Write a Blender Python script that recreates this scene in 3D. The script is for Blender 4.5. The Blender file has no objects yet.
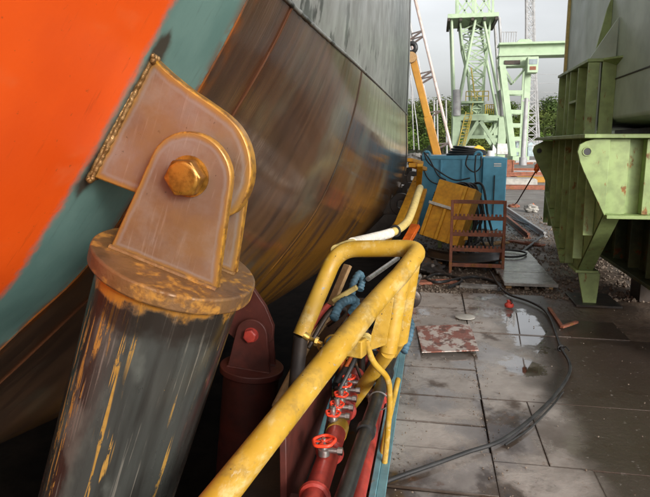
import bpy, math, random
from mathutils import Vector, Matrix, noise
random.seed(7)
R = math.radians
scn = bpy.context.scene
COL = scn.collection

# ------------------------------------------------------------------ camera, sky, sun, exposure
CAM_H = 1.55
PITCH, YAW, FPX = math.atan(103.5 / 600), R(10.24), 600.0
cam = bpy.data.cameras.new('camera'); cam.sensor_width = 36; cam.lens = FPX / 650 * 36
cam.clip_start = 0.05; cam.clip_end = 3000
co = bpy.data.objects.new('camera', cam); COL.objects.link(co)
co.location = (0, 0, CAM_H); co.rotation_euler = (R(90) - PITCH, 0, YAW)
scn.camera = co

SUN_EL, SUN_AZ = R(18), R(140)          # azimuth clockwise from +Y: behind the camera, a little to the right
wd = bpy.data.worlds.new('World'); scn.world = wd; wd.use_nodes = True
nt = wd.node_tree; nt.nodes.clear()
sky = nt.nodes.new('ShaderNodeTexSky'); sky.sky_type = 'NISHITA'; sky.sun_disc = False
sky.sun_elevation = SUN_EL; sky.sun_rotation = SUN_AZ
sky.air_density = 1.0; sky.dust_density = 4.0; sky.ozone_density = 1.0
hsv = nt.nodes.new('ShaderNodeHueSaturation'); hsv.inputs['Saturation'].default_value = 0.16
tc = nt.nodes.new('ShaderNodeTexCoord')
cn = nt.nodes.new('ShaderNodeTexNoise'); cn.inputs['Scale'].default_value = 2.2; cn.inputs['Detail'].default_value = 6
cmp_ = nt.nodes.new('ShaderNodeMapping'); cmp_.inputs['Scale'].default_value = (1, 1, 3.0)
mr = nt.nodes.new('ShaderNodeMapRange'); mr.inputs['From Min'].default_value = .3; mr.inputs['From Max'].default_value = .7
mr.inputs['To Min'].default_value = .84; mr.inputs['To Max'].default_value = 1.18
mx = nt.nodes.new('ShaderNodeMix'); mx.data_type = 'RGBA'; mx.blend_type = 'MULTIPLY'; mx.inputs['Factor'].default_value = 1
bg = nt.nodes.new('ShaderNodeBackground'); bg.inputs['Strength'].default_value = 0.105
wo = nt.nodes.new('ShaderNodeOutputWorld')
L = nt.links.new
L(sky.outputs[0], hsv.inputs['Color']); L(tc.outputs['Generated'], cmp_.inputs[0]); L(cmp_.outputs[0], cn.inputs['Vector'])
L(cn.outputs['Fac'], mr.inputs['Value']); L(hsv.outputs[0], mx.inputs['A']); L(mr.outputs[0], mx.inputs['B'])
L(mx.outputs['Result'], bg.inputs['Color']); L(bg.outputs[0], wo.inputs['Surface'])
sl = bpy.data.lights.new('sun', 'SUN'); sl.energy = 0.95; sl.angle = R(10); sl.color = (1, .96, .9)
so = bpy.data.objects.new('sun', sl); COL.objects.link(so)
sd = Vector((math.sin(SUN_AZ) * math.cos(SUN_EL), math.cos(SUN_AZ) * math.cos(SUN_EL), math.sin(SUN_EL)))
so.rotation_euler = sd.to_track_quat('Z', 'Y').to_euler(); so.location = sd * 30
scn.view_settings.view_transform = 'Standard'; scn.view_settings.look = 'None'
scn.view_settings.exposure = 1.15; scn.view_settings.gamma = 1

# ------------------------------------------------------------------ measuring helpers: a sight line met with a real plane
def ray(px, py):
    a = px - 325; b = 248.5 - py
    f = FPX * math.cos(PITCH) + b * math.sin(PITCH); u = -FPX * math.sin(PITCH) + b * math.cos(PITCH)
    x = a * math.cos(YAW) - f * math.sin(YAW); y = f * math.cos(YAW) + a * math.sin(YAW)
    return x / y, u / y
def atY(px, py, Y): r = ray(px, py); return Vector((r[0] * Y, Y, CAM_H + r[1] * Y))
def atZ(px, py, z): r = ray(px, py); Y = (z - CAM_H) / r[1]; return Vector((r[0] * Y, Y, z))
def atX(px, py, X): r = ray(px, py); Y = X / r[0]; return Vector((X, Y, CAM_H + r[1] * Y))
V = Vector

# ------------------------------------------------------------------ materials
def mat(name, col, col2=None, rough=.5, metal=0.0, rust=0.0, rustcol=(.16, .06, .02), rustcol2=(.30, .13, .03), scale=4.0,
        bump=.25, streak=None, wear=False, wearcol=None, coat=0.0, world=False, rscale=None, grime=.35, spec=.5):
    m = bpy.data.materials.new(name); m.use_nodes = True
    n = m.node_tree.nodes; l = m.node_tree.links.new
    b = n['Principled BSDF']
    def N(t, **k):
        o = n.new('ShaderNode' + t)
        for a, v in k.items(): o.inputs[a].default_value = v
        return o
    if world:
        g = n.new('ShaderNodeNewGeometry'); vec = g.outputs['Position']
    else:
        t = n.new('ShaderNodeTexCoord'); oi = n.new('ShaderNodeObjectInfo')
        mu = n.new('ShaderNodeMath'); mu.operation = 'MULTIPLY'; mu.inputs[1].default_value = 37.0
        l(oi.outputs['Random'], mu.inputs[0])
        ad = n.new('ShaderNodeVectorMath'); ad.operation = 'ADD'
        l(t.outputs['Object'], ad.inputs[0]); l(mu.outputs[0], ad.inputs[1]); vec = ad.outputs[0]
    if streak:
        mp = n.new('ShaderNodeMapping'); mp.inputs['Scale'].default_value = streak; l(vec, mp.inputs[0]); svec = mp.outputs[0]
    else: svec = vec
    def noise_(sc, det=6, v=None, ro=.55):
        o = N('TexNoise', Scale=sc, Detail=det, Roughness=ro); l(v or vec, o.inputs['Vector']); return o.outputs['Fac']
    def ramp(f, a, c):
        o = n.new('ShaderNodeMapRange'); o.interpolation_type = 'SMOOTHSTEP'
        o.inputs['From Min'].default_value = a; o.inputs['From Max'].default_value = c; l(f, o.inputs['Value']); return o.outputs[0]
    def mix(f, a, c, bl='MIX'):
        o = n.new('ShaderNodeMix'); o.data_type = 'RGBA'; o.blend_type = bl
        if isinstance(f, (int, float)): o.inputs['Factor'].default_value = f
        else: l(f, o.inputs['Factor'])
        for k, q in (('A', a), ('B', c)):
            if isinstance(q, tuple): o.inputs[k].default_value = (*q, 1)
            else: l(q, o.inputs[k])
        return o.outputs['Result']
    c = mix(ramp(noise_(scale, 6, svec), .35, .65), col, col2 or tuple(x * .75 for x in col))
    # dirt
    c = mix(grime, c, mix(ramp(noise_(scale * 4, 8), .35, .7), (1, 1, 1), (.45, .42, .40)), 'MULTIPLY')
    rc = mix(ramp(noise_(scale * 9, 6), .35, .65), rustcol, rustcol2)
    rmask = None
    if rust > 0:
        rmask = ramp(noise_(rscale or scale * 1.7, 9, svec, .65), .72 - rust * .45, .80 - rust * .40)
        c = mix(rmask, c, rc)
    if wear:
        at = n.new('ShaderNodeAttribute'); at.attribute_name = 'wear'
        ns = noise_(scale * 5, 8)
        mm = n.new('ShaderNodeMath'); mm.operation = 'MULTIPLY_ADD'; l(ns, mm.inputs[0]); mm.inputs[1].default_value = 1.1; l(at.outputs['Fac'], mm.inputs[2])
        wm = ramp(mm.outputs[0], .55, 1.75)
        c = mix(wm, c, mix(ramp(noise_(scale * 9, 6), .35, .65), *(wearcol or (rustcol, rustcol2))))
    l(c, b.inputs['Base Color'])
    rr = n.new('ShaderNodeMapRange'); rr.inputs['To Min'].default_value = max(.03, rough - .12); rr.inputs['To Max'].default_value = min(1, rough + .15)
    l(noise_(scale * 3, 6), rr.inputs['Value']); rsock = rr.outputs[0]
    if rmask is not None:
        mq = n.new('ShaderNodeMix'); mq.data_type = 'FLOAT'; l(rmask, mq.inputs['Factor']); l(rsock, mq.inputs['A']); mq.inputs['B'].default_value = .85; rsock = mq.outputs[0]
    l(rsock, b.inputs['Roughness'])
    b.inputs['Metallic'].default_value = metal; b.inputs['Coat Weight'].default_value = coat; b.inputs['Coat Roughness'].default_value = .25
    b.inputs['Specular IOR Level'].default_value = spec
    if bump:
        bp = N('Bump', Strength=bump, Distance=.004); l(noise_(scale * 12, 8), bp.inputs['Height']); l(bp.outputs[0], b.inputs['Normal'])
    m['_'] = 1
    return m

M = {}
M['yellow'] = mat('yellow paint', (.62, .38, .035), (.55, .33, .05), .42, rust=.12, rustcol=(.10, .05, .02), rustcol2=(.5, .42, .25), scale=5, bump=.2, streak=(1, .6, 1), rscale=11, grime=.45)
M['yellowbox'] = mat('yellow steel box paint', (.78, .38, .018), (.68, .30, .012), .5, rust=.2, scale=4, bump=.2)
M['pale_yellow'] = mat('faded yellow pipe', (.58, .44, .15), (.50, .38, .12), .5, rust=.1, scale=6)
M['white_wrap'] = mat('white tape', (.70, .66, .58), (.6, .56, .48), .6, scale=9, bump=.3)
M['green'] = mat('light green paint', (.265, .35, .13), (.215, .295, .105), .45, rust=.29, rustcol=(.12, .05, .02), rustcol2=(.24, .11, .03), scale=2.6, bump=.15, rscale=12, streak=(1, 1, .45), grime=.5)
M['green_up'] = mat('grey green paint', (.37, .44, .34), (.31, .38, .30), .42, rust=.08, scale=1.1, bump=.08, rscale=5, streak=(1, 1, .35))
M['crane_green'] = mat('pale crane green', (.40, .51, .34), (.35, .46, .30), .5, rust=.08, scale=.5, bump=0, grime=.2)
M['crane_grey'] = mat('grey galvanised', (.38, .38, .38), (.3, .3, .3), .5, scale=.6, bump=0)
M['pinkwhite'] = mat('chalky white red lattice paint', (.60, .50, .46), (.52, .40, .35), .6, scale=1, bump=0)
M['stair_yellow'] = mat('stair yellow', (.6, .45, .06), rough=.5, scale=1, bump=0)
M['white'] = mat('white paint', (.75, .75, .72), rough=.5, scale=1, bump=0)
M['boom'] = mat('boom orange yellow', (.40, .19, .012), (.34, .15, .01), .4, scale=1, bump=0)
M['black'] = mat('black rubber', (.014, .014, .015), (.03, .03, .03), .45, scale=8, bump=.15)
M['darksteel'] = mat('dark greasy steel', (.035, .03, .028), (.06, .045, .035), .42, metal=.5, rust=.22, scale=5)
M['blue'] = mat('blue container paint', (.10, .33, .47), (.085, .29, .42), .45, rust=.06, scale=1.5, bump=.1, streak=(1, 1, .3))
M['rust'] = mat('rusty steel', (.30, .10, .055), (.19, .07, .04), .75, rust=.4, scale=6, bump=.5)
M['redpipe'] = mat('red pipe paint', (.40, .045, .03), (.30, .035, .03), .4, rust=.1, scale=7)
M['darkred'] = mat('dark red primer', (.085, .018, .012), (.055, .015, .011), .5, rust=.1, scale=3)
M['wheel'] = mat('handwheel red', (.85, .06, .02), (.75, .05, .02), .35, scale=9, bump=.1, grime=.15)
M['chrome'] = mat('bare metal', (.55, .53, .50), (.4, .38, .36), .3, metal=.9, scale=12)
M['brass'] = mat('brass', (.65, .42, .10), (.5, .32, .08), .35, metal=.8, scale=12)
M['steelpipe'] = mat('grey steel pipe', (.075, .075, .075), (.045, .043, .042), .33, metal=.7, rust=.12, scale=6, streak=(1, .4, 1))
M['teal'] = mat('teal channel paint', (.13, .27, .30), (.10, .22, .26), .5, rust=.22, scale=4)
M['clothblue'] = mat('dusty blue hose rubber', (.06, .13, .18), (.035, .08, .11), .6, scale=9, bump=.5)
M['orangeplastic'] = mat('orange plastic', (.80, .16, .02), rough=.4, scale=6)
M['wood'] = mat('weathered wood', (.42, .26, .12), (.32, .19, .08), .8, scale=5, streak=(6, .6, 6))
M['plank'] = mat('wet grey plank', (.30, .29, .27), (.23, .22, .205), .26, scale=3, bump=.25, rust=.05, grime=.5)
M['bracket'] = mat('zinc primed bracket plate', (.36, .225, .155), (.27, .18, .14), .34, metal=.25, rust=.05, rustcol=(.22, .13, .05), rustcol2=(.34, .2, .06), scale=5,
                   bump=.12, wear=True, wearcol=((.19, .085, .02), (.38, .19, .04)), grime=.6)
M['bolt'] = mat('yellow zinc bolt', (.42, .20, .03), (.26, .12, .02), .3, metal=.6, scale=11, bump=.22, grime=.7)
M['weld'] = mat('weld bead', (.40, .24, .10), (.20, .10, .03), .32, metal=.6, scale=22, bump=.5, grime=.6)
M['flange'] = mat('rusty flange', (.15, .08, .04), (.21, .11, .038), .4, metal=.3, rust=.5, rustcol=(.14, .06, .015), rustcol2=(.38, .18, .028), scale=5, bump=.5, rscale=11, grime=.6)
M['green_shaded'] = mat('shade-darkened green paint', (.11, .14, .05), (.07, .09, .035), .5, rust=.3, scale=3, bump=.2)  # cradle green darkened in colour to stand for the shade on the girder
M['slab'] = mat('pale concrete', (.42, .40, .36), rough=.8, scale=2, bump=.2)
M['trunk'] = mat('bark', (.06, .045, .03), rough=.9, scale=1, bump=0)
M['dirt'] = mat('dock wall concrete', (.06, .048, .04), (.04, .032, .027), .9, scale=1.2, bump=.4, world=True, spec=.1)
M['blackfloor'] = mat('dock bottom', (.025, .019, .015), (.016, .013, .011), .95, scale=1.2, bump=.4, world=True, spec=.05)
M['hazard'] = None
def custom(name):
    m = bpy.data.materials.new(name); m.use_nodes = True
    return m, m.node_tree.nodes, m.node_tree.links.new, m.node_tree.nodes['Principled BSDF']
class G:   # small node-graph writer
    def __init__(s, n, l): s.n, s.l = n, l
    def pos(s):
        return s.n.new('ShaderNodeNewGeometry').outputs['Position']
    def obj(s): return s.n.new('ShaderNodeTexCoord').outputs['Object']
    def mapv(s, v, scale=(1, 1, 1), rot=(0, 0, 0), loc=(0, 0, 0)):
        o = s.n.new('ShaderNodeMapping'); o.inputs['Scale'].default_value = scale; o.inputs['Rotation'].default_value = rot; o.inputs['Location'].default_value = loc; s.l(v, o.inputs[0]); return o.outputs[0]
    def noise(s, v, sc, det=6, ro=.55, dist=0):
        o = s.n.new('ShaderNodeTexNoise'); o.inputs['Scale'].default_value = sc; o.inputs['Detail'].default_value = det; o.inputs['Roughness'].default_value = ro; o.inputs['Distortion'].default_value = dist
        s.l(v, o.inputs['Vector']); return o.outputs['Fac']
    def ramp(s, f, a, b, c=0., d=1.):
        o = s.n.new('ShaderNodeMapRange'); o.interpolation_type = 'SMOOTHSTEP'
        for k, q in (('From Min', a), ('From Max', b), ('To Min', c), ('To Max', d)): o.inputs[k].default_value = q
        s.l(f, o.inputs['Value']); return o.outputs[0]
    def math(s, op, a, b=0.):
        o = s.n.new('ShaderNodeMath'); o.operation = op
        for i, q in enumerate((a, b)):
            if isinstance(q, (int, float)): o.inputs[i].default_value = q
            else: s.l(q, o.inputs[i])
        return o.outputs[0]
    def sep(s, v):
        o = s.n.new('ShaderNodeSeparateXYZ'); s.l(v, o.inputs[0]); return o.outputs
    def mix(s, f, a, c, bl='MIX'):
        o = s.n.new('ShaderNodeMix'); o.data_type = 'RGBA'; o.blend_type = bl
        if isinstance(f, (int, float)): o.inputs['Factor'].default_value = f
        else: s.l(f, o.inputs['Factor'])
        for k, q in (('A', a), ('B', c)):
            if isinstance(q, tuple): o.inputs[k].default_value = (*q, 1)
            else: s.l(q, o.inputs[k])
        return o.outputs['Result']
    def bump(s, h, st, dist, b):
        o = s.n.new('ShaderNodeBump'); o.inputs['Strength'].default_value = st; o.inputs['Distance'].default_value = dist
        s.l(h, o.inputs['Height']); s.l(o.outputs[0], b.inputs['Normal'])

def hull_paint():       # orange topcoat sprayed up to a teal primer margin beside the block joint
    m, n, l, b = custom('orange and teal hull paint'); g = G(n, l); p = g.pos(); y = g.sep(p)[1]
    w = g.math('ADD', y, g.math('MULTIPLY', g.math('SUBTRACT', g.noise(p, 2.5, 4), .5), .12))
    w2 = g.math('ADD', w, g.math('MULTIPLY', g.math('SUBTRACT', g.noise(p, 26, 7, .7), .5), .07))
    t = g.ramp(w2, 1.525, 1.585)
    org = g.mix(g.ramp(g.noise(p, 2.2, 5), .35, .65), (.86, .10, .008), (.76, .08, .006))
    sm = g.ramp(g.noise(g.mapv(p, (1, 1, 2.5)), 2.6, 5), .56, .78)
    org = g.mix(g.math('MULTIPLY', sm, .35), org, (.75, .25, .10))
    org = g.mix(g.math('MULTIPLY', g.ramp(g.noise(g.mapv(p, (3, 14, 1.2)), 2.2, 8, .7), .58, .70), .4), org, (.42, .045, .008))
    org = g.mix(g.math('MULTIPLY', g.ramp(g.noise(p, 45, 5, .6), .66, .72), .5), org, (.25, .06, .02))
    teal = g.mix(g.ramp(g.noise(p, 4, 6), .35, .65), (.145, .25, .225), (.11, .205, .185))
    teal = g.mix(g.math('MULTIPLY', g.ramp(g.noise(g.mapv(p, (3, 16, 1.5)), 2.5, 8, .7), .55, .7), .5), teal, (.07, .11, .10))
    c = g.mix(t, org, teal)
    c = g.mix(g.math('MULTIPLY', g.ramp(w, 1.93, 2.02), g.ramp(g.noise(p, 14, 6), .4, .55)), c, (.16, .05, .02))
    # scorched paint either side of the bracket weld
    z = g.sep(p)[2]
    nb = g.math('MULTIPLY', g.math('SUBTRACT', g.noise(p, 22, 6, .65), .5), .05)
    dy = g.math('ADD', g.math('ABSOLUTE', g.math('SUBTRACT', y, 1.612)), nb)
    dz = g.math('MULTIPLY', g.math('MAXIMUM', g.math('SUBTRACT', g.math('ABSOLUTE', g.math('SUBTRACT', z, 1.63)), .19), 0.), 1.0)
    dd = g.math('ADD', dy, dz)
    c = g.mix(g.math('MULTIPLY', g.ramp(dd, .022, .062, 1, 0), .92), c, (.045, .03, .022))
    l(c, b.inputs['Base Color']); b.inputs['Roughness'].default_value = .38
    g.bump(g.noise(p, 40, 6), .08, .004, b)
    return m
def hull_brown():
    m, n, l, b = custom('brown primed hull steel'); g = G(n, l); p = g.pos(); xyz = g.sep(p)
    sv = g.mapv(p, (1, 6, .7))
    c = g.mix(g.ramp(g.noise(sv, 1.6, 7), .36, .64), (.140, .076, .045), (.080, .047, .032))
    c = g.mix(g.ramp(g.noise(g.mapv(p, (1, .8, .8)), 1.1, 5), .48, .66), c, (.165, .145, .100))
    fine = g.noise(g.mapv(p, (2, 22, 2)), 2.5, 8, .65)
    c = g.mix(g.math('MULTIPLY', g.ramp(fine, .5, .72), .35), c, (.17, .11, .07))
    # rusty strip along the block joint
    y = g.math('ADD', xyz[1], g.math('MULTIPLY', g.math('SUBTRACT', g.noise(p, 5, 5), .5), .10))
    j = g.math('MULTIPLY', g.ramp(y, 2.02, 2.12, 1, 0), g.ramp(g.noise(p, 9, 6), .35, .6))
    c = g.mix(j, c, (.27, .085, .02))
    d = g.math('ABSOLUTE', g.math('SUBTRACT', y, 2.46))
    c = g.mix(g.math('MULTIPLY', g.ramp(d, .02, .10, 1, 0), .75), c, (.10, .032, .012))
    d2 = g.math('ABSOLUTE', g.math('SUBTRACT', y, 4.6))
    c = g.mix(g.math('MULTIPLY', g.ramp(d2, .02, .08, 1, 0), .6), c, (.03, .022, .018))
    # orange reflection low on the plating, put into the colour as ochre
    zz = g.math('ADD', xyz[2], g.math('MULTIPLY', g.math('SUBTRACT', g.noise(p, 1.2, 5), .5), .9))
    low = g.math('MULTIPLY', g.ramp(zz, .6, 1.25, 1, 0), g.ramp(xyz[1], 3.0, 4.6))
    c = g.mix(g.math('MULTIPLY', low, g.ramp(g.noise(sv, 1.3, 6), .34, .56)), c, (.36, .16, .025))
    l(c, b.inputs['Base Color'])
    l(g.ramp(g.noise(sv, 3, 6), .3, .7, .10, .21), b.inputs['Roughness']); b.inputs['Metallic'].default_value = .36
    b.inputs['Specular IOR Level'].default_value = .7
    g.bump(g.math('ADD', g.noise(g.mapv(p, (2, 20, 2)), 3, 6), g.math('MULTIPLY', g.noise(p, 1.3, 3), 1.5)), .045, .012, b)
    return m
def hull_grey():
    m, n, l, b = custom('bare grey hull plate'); g = G(n, l); p = g.pos(); z = g.sep(p)[2]
    c = g.mix(g.ramp(g.noise(g.mapv(p, (1, 3, 1)), 1.5, 7), .35, .65), (.26, .26, .245), (.19, .19, .175))
    nz = g.noise(g.mapv(p, (1, 1.6, 1.1)), 2.3, 6, .6)
    near = g.ramp(z, 2.16, 2.62, 1, 0)
    c = g.mix(g.math('MULTIPLY', g.ramp(nz, .55, .62), near), c, (.03, .03, .025))
    l(c, b.inputs['Base Color']); l(g.ramp(g.noise(p, 5, 6), .3, .7, .28, .46), b.inputs['Roughness']); b.inputs['Metallic'].default_value = .4
    g.bump(g.noise(p, 3, 5), .08, .01, b)
    return m
def tube_mat():
    m, n, l, b = custom('mill scale tube with scraped ochre paint'); g = G(n, l); p = g.obj()
    sv = g.mapv(p, (1, 1, .07)); sv2 = g.mapv(p, (1, 1, .22))
    c = g.mix(g.ramp(g.noise(sv, 9, 6), .38, .62), (.060, .064, .058), (.014, .012, .010))
    c = g.mix(g.ramp(g.noise(g.mapv(p, (1, 1, .4)), 6, 5), .52, .68), c, (.115, .125, .110))
    st = g.math('MULTIPLY', g.ramp(g.noise(sv, 12, 2), .535, .56), g.math('MULTIPLY', g.ramp(g.noise(g.mapv(p, (1, 1, .035)), 80, 3), .52, .545), g.ramp(g.noise(g.mapv(p, (1, 1, .35)), 30, 9, .8), .46, .50)))
    fs = g.math('MULTIPLY', g.ramp(g.noise(g.mapv(p, (1, 1, .012), loc=(1, 6, 0)), 150, 2), .62, .66), g.ramp(g.noise(sv2, 10, 6), .48, .56))
    c = g.mix(g.math('MULTIPLY', fs, .5), c, (.26, .24, .20))
    st = g.math('MAXIMUM', st, g.math('MULTIPLY', g.ramp(g.noise(g.mapv(p, (1, 1, .5), loc=(5, 3, 1)), 9, 10, .8), .665, .68), .9))
    c = g.mix(st, c, g.mix(g.noise(p, 40, 5), (.36, .18, .025), (.52, .32, .09)))
    z = g.sep(p)[2]
    zz = g.math('ADD', z, g.math('MULTIPLY', g.math('SUBTRACT', g.noise(p, 12, 6), .5), .16))
    c = g.mix(g.math('MULTIPLY', g.ramp(zz, TUBE_TOP - .045, TUBE_TOP - .015), .9), c, (.40, .18, .025))
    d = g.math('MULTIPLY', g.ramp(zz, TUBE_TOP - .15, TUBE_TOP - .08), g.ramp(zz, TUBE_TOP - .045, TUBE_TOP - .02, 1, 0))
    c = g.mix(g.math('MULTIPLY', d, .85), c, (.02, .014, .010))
    l(c, b.inputs['Base Color']); l(g.ramp(g.noise(sv2, 8, 6), .3, .7, .14, .36), b.inputs['Roughness']); b.inputs['Metallic'].default_value = .35
    g.bump(g.noise(g.mapv(p, (1, 1, .3)), 40, 6), .2, .004, b)
    return m
def deck_mat():
    m, n, l, b = custom('wet worn steel deck'); g = G(n, l); p = g.pos(); x, y, z = g.sep(p)
    c = g.mix(g.ramp(g.noise(p, 1.8, 8, .65), .36, .64), (.37, .335, .305), (.235, .208, .185))
    c = g.mix(g.ramp(g.noise(g.mapv(p, (1.2, 1, 1), loc=(3, 1, 0)), 1.6, 7, .6), .53, .62), c, (.085, .062, .047))
    c = g.mix(g.math('MULTIPLY', g.ramp(g.noise(p, 6, 9, .7), .58, .68), .8), c, (.13, .06, .025))
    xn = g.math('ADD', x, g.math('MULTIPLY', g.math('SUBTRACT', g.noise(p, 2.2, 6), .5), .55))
    c = g.mix(g.math('MULTIPLY', g.ramp(xn, .55, .88), .95), c, (.035, .022, .015))  # brown stain to the right, deepened to paint in the cradle's shade
    c = g.mix(g.math('MULTIPLY', g.ramp(g.noise(p, 24, 6, .7), .60, .70), .5), c, (.34, .31, .28))
    at = n.new('ShaderNodeAttribute'); at.attribute_name = 'wear'
    wm = g.ramp(g.math('MULTIPLY_ADD', g.noise(p, 16, 7), .8), 0, 1)
    c = g.mix(g.math('MULTIPLY', g.ramp(g.math('ADD', at.outputs['Fac'], g.math('MULTIPLY', g.noise(p, 16, 7), .8)), .85, 1.4), .8), c, (.05, .032, .022))
    # standing water: low spots
    wet = g.ramp(g.noise(g.mapv(p, (1, .8, 1), loc=(1.7, .4, 0)), 1.9, 9, .68), .44, .58)
    pm = None
    for (cx, cy, rx, ry) in ((.80, 5.2, .17, .62), (.66, 4.25, .17, .22)):
        dx = g.math('DIVIDE', g.math('SUBTRACT', x, cx), rx); dy = g.math('DIVIDE', g.math('SUBTRACT', y, cy), ry)
        d = g.math('SQRT', g.math('ADD', g.math('MULTIPLY', dx, dx), g.math('MULTIPLY', dy, dy)))
        d = g.math('ADD', d, g.math('MULTIPLY', g.math('SUBTRACT', g.noise(p, 6, 8, .65), .5), 1.9))
        q = g.ramp(d, .75, 1.05, 1, 0); pm = q if pm is None else g.math('MAXIMUM', pm, q)
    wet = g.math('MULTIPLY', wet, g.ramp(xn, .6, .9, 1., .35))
    w = g.math('MAXIMUM', g.math('MULTIPLY', wet, .82), pm)
    c = g.mix(g.math('MULTIPLY', w, .5), c, (.03, .024, .02))
    l(c, b.inputs['Base Color'])
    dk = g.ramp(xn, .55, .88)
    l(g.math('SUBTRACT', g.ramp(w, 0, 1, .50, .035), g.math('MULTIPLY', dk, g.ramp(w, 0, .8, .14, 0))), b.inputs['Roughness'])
    l(pm, b.inputs['Coat Weight']); b.inputs['Coat IOR'].default_value = 1.8; b.inputs['Coat Roughness'].default_value = .02; b.inputs['Specular IOR Level'].default_value = .45
    bp = n.new('ShaderNodeBump'); bp.inputs['Distance'].default_value = .006
    l(g.ramp(w, .3, .9, .5, .0), bp.inputs['Strength']); l(g.noise(p, 30, 8, .65), bp.inputs['Height']); l(bp.outputs[0], b.inputs['Normal'])
    return m
def rustplate_mat():
    m, n, l, b = custom('red and white flaking plate'); g = G(n, l); p = g.pos()
    c = g.mix(g.ramp(g.noise(g.mapv(p, (1.6, .8, 1)), 7, 7, .65), .44, .54), (.42, .37, .33), (.20, .055, .03))
    c = g.mix(g.ramp(g.noise(p, 13, 8), .56, .64), c, (.09, .03, .015))
    l(c, b.inputs['Base Color']); b.inputs['Roughness'].default_value = .4; g.bump(g.noise(p, 30, 6), .3, .004, b)
    return m
def ground_mat():
    m, n, l, b = custom('yard ground'); g = G(n, l); p = g.pos(); y = g.sep(p)[1]
    yn = g.math('ADD', y, g.math('MULTIPLY', g.math('SUBTRACT', g.noise(p, .6, 5), .5), 5))
    dirt = g.mix(g.ramp(g.noise(p, 2.5, 8, .65), .4, .6), (.075, .05, .033), (.14, .10, .07))
    conc = g.mix(g.ramp(g.noise(p, .9, 9, .65), .35, .65), (.22, .20, .18), (.15, .135, .12))
    c = g.mix(g.ramp(yn, 9.5, 12), dirt, conc)
    l(c, b.inputs['Base Color']); l(g.ramp(g.noise(p, 1.2, 6), .35, .65, .4, .9), b.inputs['Roughness'])
    g.bump(g.noise(p, 22, 8), .6, .02, b)
    return m
def yellow_mat():
    m, n, l, b = custom('chipped yellow pipe paint'); g = G(n, l); p = g.pos()
    c = g.mix(g.ramp(g.noise(p, 7, 7, .6), .4, .62), (.40, .225, .014), (.46, .275, .03))
    c = g.mix(g.math('MULTIPLY', g.ramp(g.noise(g.mapv(p, (1, .35, 1)), 9, 8, .7), .52, .66), .55), c, (.55, .45, .22))
    c = g.mix(g.math('MULTIPLY', g.ramp(g.noise(p, 30, 7, .7), .56, .70), .45), c, (.30, .18, .03))
    c = g.mix(g.math('MULTIPLY', g.ramp(g.noise(g.mapv(p, loc=(8, 1, 3)), 5, 9, .75), .50, .64), .6), c, (.20, .125, .025))
    sc_ = g.math('MULTIPLY', g.ramp(g.noise(g.mapv(p, (30, 2.2, 30), (-.2, 0, -.25)), 2.5, 5, .6), .60, .68), g.ramp(g.noise(p, 6, 6), .45, .6))
    c = g.mix(g.math('MULTIPLY', sc_, .5), c, (.55, .48, .32))
    c = g.mix(g.ramp(g.noise(p, 26, 4, .6), .71, .725), c, (.26, .25, .23))
    c = g.mix(g.ramp(g.noise(g.mapv(p, loc=(4, 2, 9)), 62, 3, .5), .70, .72), c, (.06, .035, .02))
    l(c, b.inputs['Base Color']); l(g.ramp(g.noise(p, 14, 6), .3, .7, .42, .72), b.inputs['Roughness'])
    g.bump(g.math('ADD', g.noise(p, 60, 6), g.math('MULTIPLY', g.noise(p, 9, 4), 2.5)), .16, .004, b)
    return m
def bracket_mat():
    m, n, l, b = custom('zinc primed bracket steel'); g = G(n, l); p = g.obj()
    c = g.mix(g.ramp(g.noise(p, 3.5, 3), .35, .65), (.225, .138, .095), (.165, .092, .052))
    # rolling and grinding marks
    s1 = g.noise(g.mapv(p, (60, 8, 3), (0, .6, 0)), 3, 4, .6); s2 = g.noise(g.mapv(p, (4, 8, 70), (0, -.3, 0)), 3, 4, .6)
    c = g.mix(g.math('MULTIPLY', g.ramp(s1, .56, .72), .35), c, (.37, .28, .22))
    c = g.mix(g.math('MULTIPLY', g.ramp(s2, .58, .72), .35), c, (.19, .12, .09))
    # pitting, drips, smudges
    c = g.mix(g.ramp(g.noise(p, 75, 3, .5), .70, .74), c, (.07, .04, .025))
    c = g.mix(g.math('MULTIPLY', g.ramp(g.noise(g.mapv(p, (1, 1, .35), loc=(2, 0, 1)), 13, 8, .7), .55, .70), .55), c, (.22, .115, .05))
    c = g.mix(g.math('MULTIPLY', g.ramp(g.noise(g.mapv(p, loc=(7, 3, 2)), 4.5, 5, .6), .42, .66), .6), c, (.24, .13, .05))
    at = n.new('ShaderNodeAttribute'); at.attribute_name = 'wear'
    e = g.math('ADD', at.outputs['Fac'], g.math('MULTIPLY', g.math('SUBTRACT', g.noise(p, 9, 8, .65), .5), .9))
    halo = g.math('MULTIPLY', g.ramp(e, -.1, .25), g.ramp(e, .25, .6, 1, 0))
    c = g.mix(g.math('MULTIPLY', halo, .3), c, (.31, .29, .265))
    c = g.mix(g.math('MULTIPLY', g.ramp(e, .25, .85), .85), c, (.33, .165, .03))
    c = g.mix(g.math('MULTIPLY', g.ramp(e, .75, 1.15), .9), c, g.mix(g.ramp(g.noise(p, 30, 7, .7), .4, .6), (.13, .05, .012), (.50, .24, .025)))
    l(c, b.inputs['Base Color']); l(g.ramp(g.noise(p, 11, 8, .7), .3, .7, .28, .5), b.inputs['Roughness']); b.inputs['Metallic'].default_value = .32
    g.bump(g.math('ADD', g.noise(p, 55, 6, .6), g.math('MULTIPLY', s1, .5)), .13, .003, b)
    return m
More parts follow.
